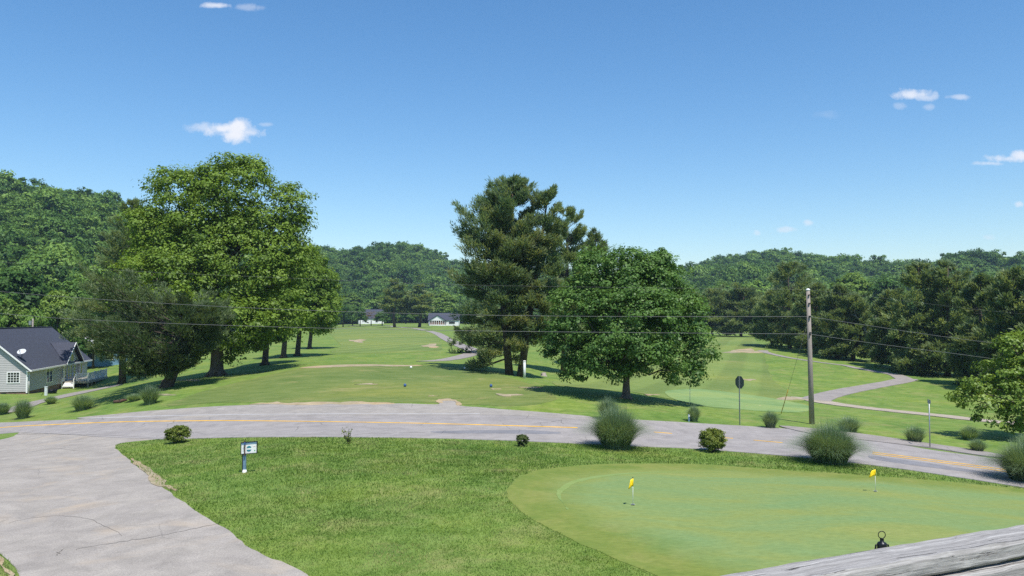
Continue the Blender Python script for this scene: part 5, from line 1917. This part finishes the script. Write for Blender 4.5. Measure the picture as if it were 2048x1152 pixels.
# ------------------------------------------------------------------ deck railing at the lower right (viewer stands on this deck)
r0, r1 = Vector((.322, 1.33, CZ - .424)), Vector((1.08, 1.68, CZ - .424))
u = (r1 - r0).normalized()
w_ = Vector((-u.y, u.x, 0))                 # away from the viewer
ang = math.atan2(u.y, u.x)
rl = thing('deck_railing', 'weathered grey wooden deck railing at the lower right', 'railing', Vector((r0.x, r0.y, CZ - 1.5)), ang)
top = 1.5 - .424
rgr = np.random.default_rng(8)


def timber(x0, x1, y0, y1, z0, z1, name, seed, wob=.0025, nseg=120):
    """sawn board along x with rounded, worn edges"""
    rng = np.random.default_rng(seed)
    n = nseg
    xs = np.linspace(x0, x1, n)
    c = .006
    sec = [(y0 + c, z1), (y0 + (y1 - y0) * .3, z1), (y0 + (y1 - y0) * .65, z1), (y1 - c, z1), (y1, z1 - c), (y1, z0 + c), (y1 - c, z0), (y0 + c, z0), (y0, z0 + c), (y0, z0 + (z1 - z0) * .5), (y0, z1 - c)]
    k = len(sec)

    def walk(s):
        a = rng.normal(0, 1, n)
        ker = np.exp(-np.linspace(-2, 2, s) ** 2); ker /= ker.sum()
        return np.convolve(a, ker, 'same') * math.sqrt(s) * .6
    V = np.zeros((n, k, 3))
    for j, (yy, zz) in enumerate(sec):
        V[:, j, 0] = xs
        V[:, j, 1] = yy + walk(9) * wob
        V[:, j, 2] = zz + walk(11) * wob
    F = []
    for i in range(n - 1):
        for j in range(k):
            F.append((i * k + j, i * k + (j + 1) % k, (i + 1) * k + (j + 1) % k, (i + 1) * k + j))
    me = bpy.data.meshes.new(name)
    fs = F + [tuple(range(k)), tuple(reversed(range((n - 1) * k, n * k)))]
    me.from_pydata([tuple(p) for p in V.reshape(-1, 3)], [], fs)
    bm = bmesh.new(); bm.from_mesh(me); bmesh.ops.recalc_face_normals(bm, faces=bm.faces); bm.to_mesh(me); bm.free()
    me.materials.append(MATS['grey_wood'])
    return link(bpy.data.objects.new(name, me), rl)


timber(-1.6, 2.6, -.080, 0.0, top - .036, top, 'cap_board', 1, .0009, 420)
timber(-1.6, 2.6, -.092, -.055, top - .18, top - .0405, 'rail_board', 2, .0008, 300)
timber(-1.6, 2.6, -.09, -.055, top - .62, top - .48, 'rail_board', 3)
timber(-1.6, 2.6, -.09, -.055, top - .95, top - .81, 'rail_board', 4)
for k, xx in enumerate((-1.5, .9, 2.5)):
    g = MB(); g.box(xx - .045, xx + .045, -.053, .035, -1.0, top - .041); g.build('post', 'grey_wood', rl, bevel=.004)
fl = thing('deck_floor', 'weathered grey deck boards under the viewer', 'deck', Vector((r0.x, r0.y, CZ - 1.5)), ang)
for k in range(22):
    g = MB(); g.box(-1.7, 2.7, -.10 - .145 * (k + 1), -.10 - .145 * k - .006, -.04, 0); g.build('deck_board', 'grey_wood', fl)
g = MB(); g.box(-1.7, 2.7, -.096, -.058, -.28, -.045); g.build('rim_joist', 'grey_wood', fl)
for xx in (-1.5, 2.4):
    for yy in (-.35, -3.0):
        g = MB(); g.box(xx - .07, xx + .07, yy - .07, yy + .07, -4.2, -.05); g.build('support_post', 'grey_wood', fl)

# lantern hung outside the railing
lp = at(1764, 1092, 2.15)
ln = thing('lantern', 'small black lantern with ring handle behind the wooden railing', 'lantern', lp)
g = MB(); g.lathe([(.005, .019), (.005, .012), (.011, .009), (.0125, .004), (.0125, -.014), (.015, -.022), (.024, -.03), (.027, -.036)], (0, 0, 0), 16); g.build('cap', 'dark_metal', ln)
for s_ in (-1, 1):
    g = MB(); g.tube([(s_ * .012, 0, .004), (s_ * .0165, 0, .003), (s_ * .0185, 0, -.016)], .0022, 8); g.build('side_tube', 'dark_metal', ln)
rg = MB()
rg.tube([(.0095 * math.cos(t), 0, .0295 + .0095 * math.sin(t)) for t in np.linspace(-math.pi / 2, 1.5 * math.pi, 25)], .0012, 6, False)
rg.build('ring', 'dark_metal', ln)
g = MB(); g.lathe([(.026, -.036), (.03, -.075), (.026, -.11)], (0, 0, 0), 16); g.build('globe', 'glass_dark', ln)
g = MB(); g.lathe([(.028, -.11), (.036, -.116), (.036, -.15), (0, -.15)], (0, 0, 0), 16); g.build('base', 'dark_metal', ln)
q = ln.location
wpt = Matrix.Rotation(-ang, 3, 'Z') @ (q - rl.location)
g = MB(); g.box(wpt.x - .012, wpt.x + .012, -.056, wpt.y + .03, wpt.z - .175, wpt.z - .152); g.build('bracket', 'grey_wood', rl)

# ------------------------------------------------------------------ haze
hm, hn, hl, ho = new_mat('haze_air')
pv = hn.new('ShaderNodeVolumePrincipled')
pv.inputs['Color'].default_value = (.60, .80, 1.0, 1)
pv.inputs['Density'].default_value = 0.00017
pv.inputs['Anisotropy'].default_value = 0.2
hl.new(pv.outputs[0], ho.inputs['Volume'])
MATS['haze_air'] = hm
USE_HAZE = True
if USE_HAZE:
    g = MB(); g.box(-1900, 1900, -300, 2700, float(GV[:, 2].min()) - 1.5, float(GV[:, 2].max()) + 30)
    tag(g.build('haze', 'haze_air'), 'thin pale air between the viewer and the hills', 'haze', kind='stuff')
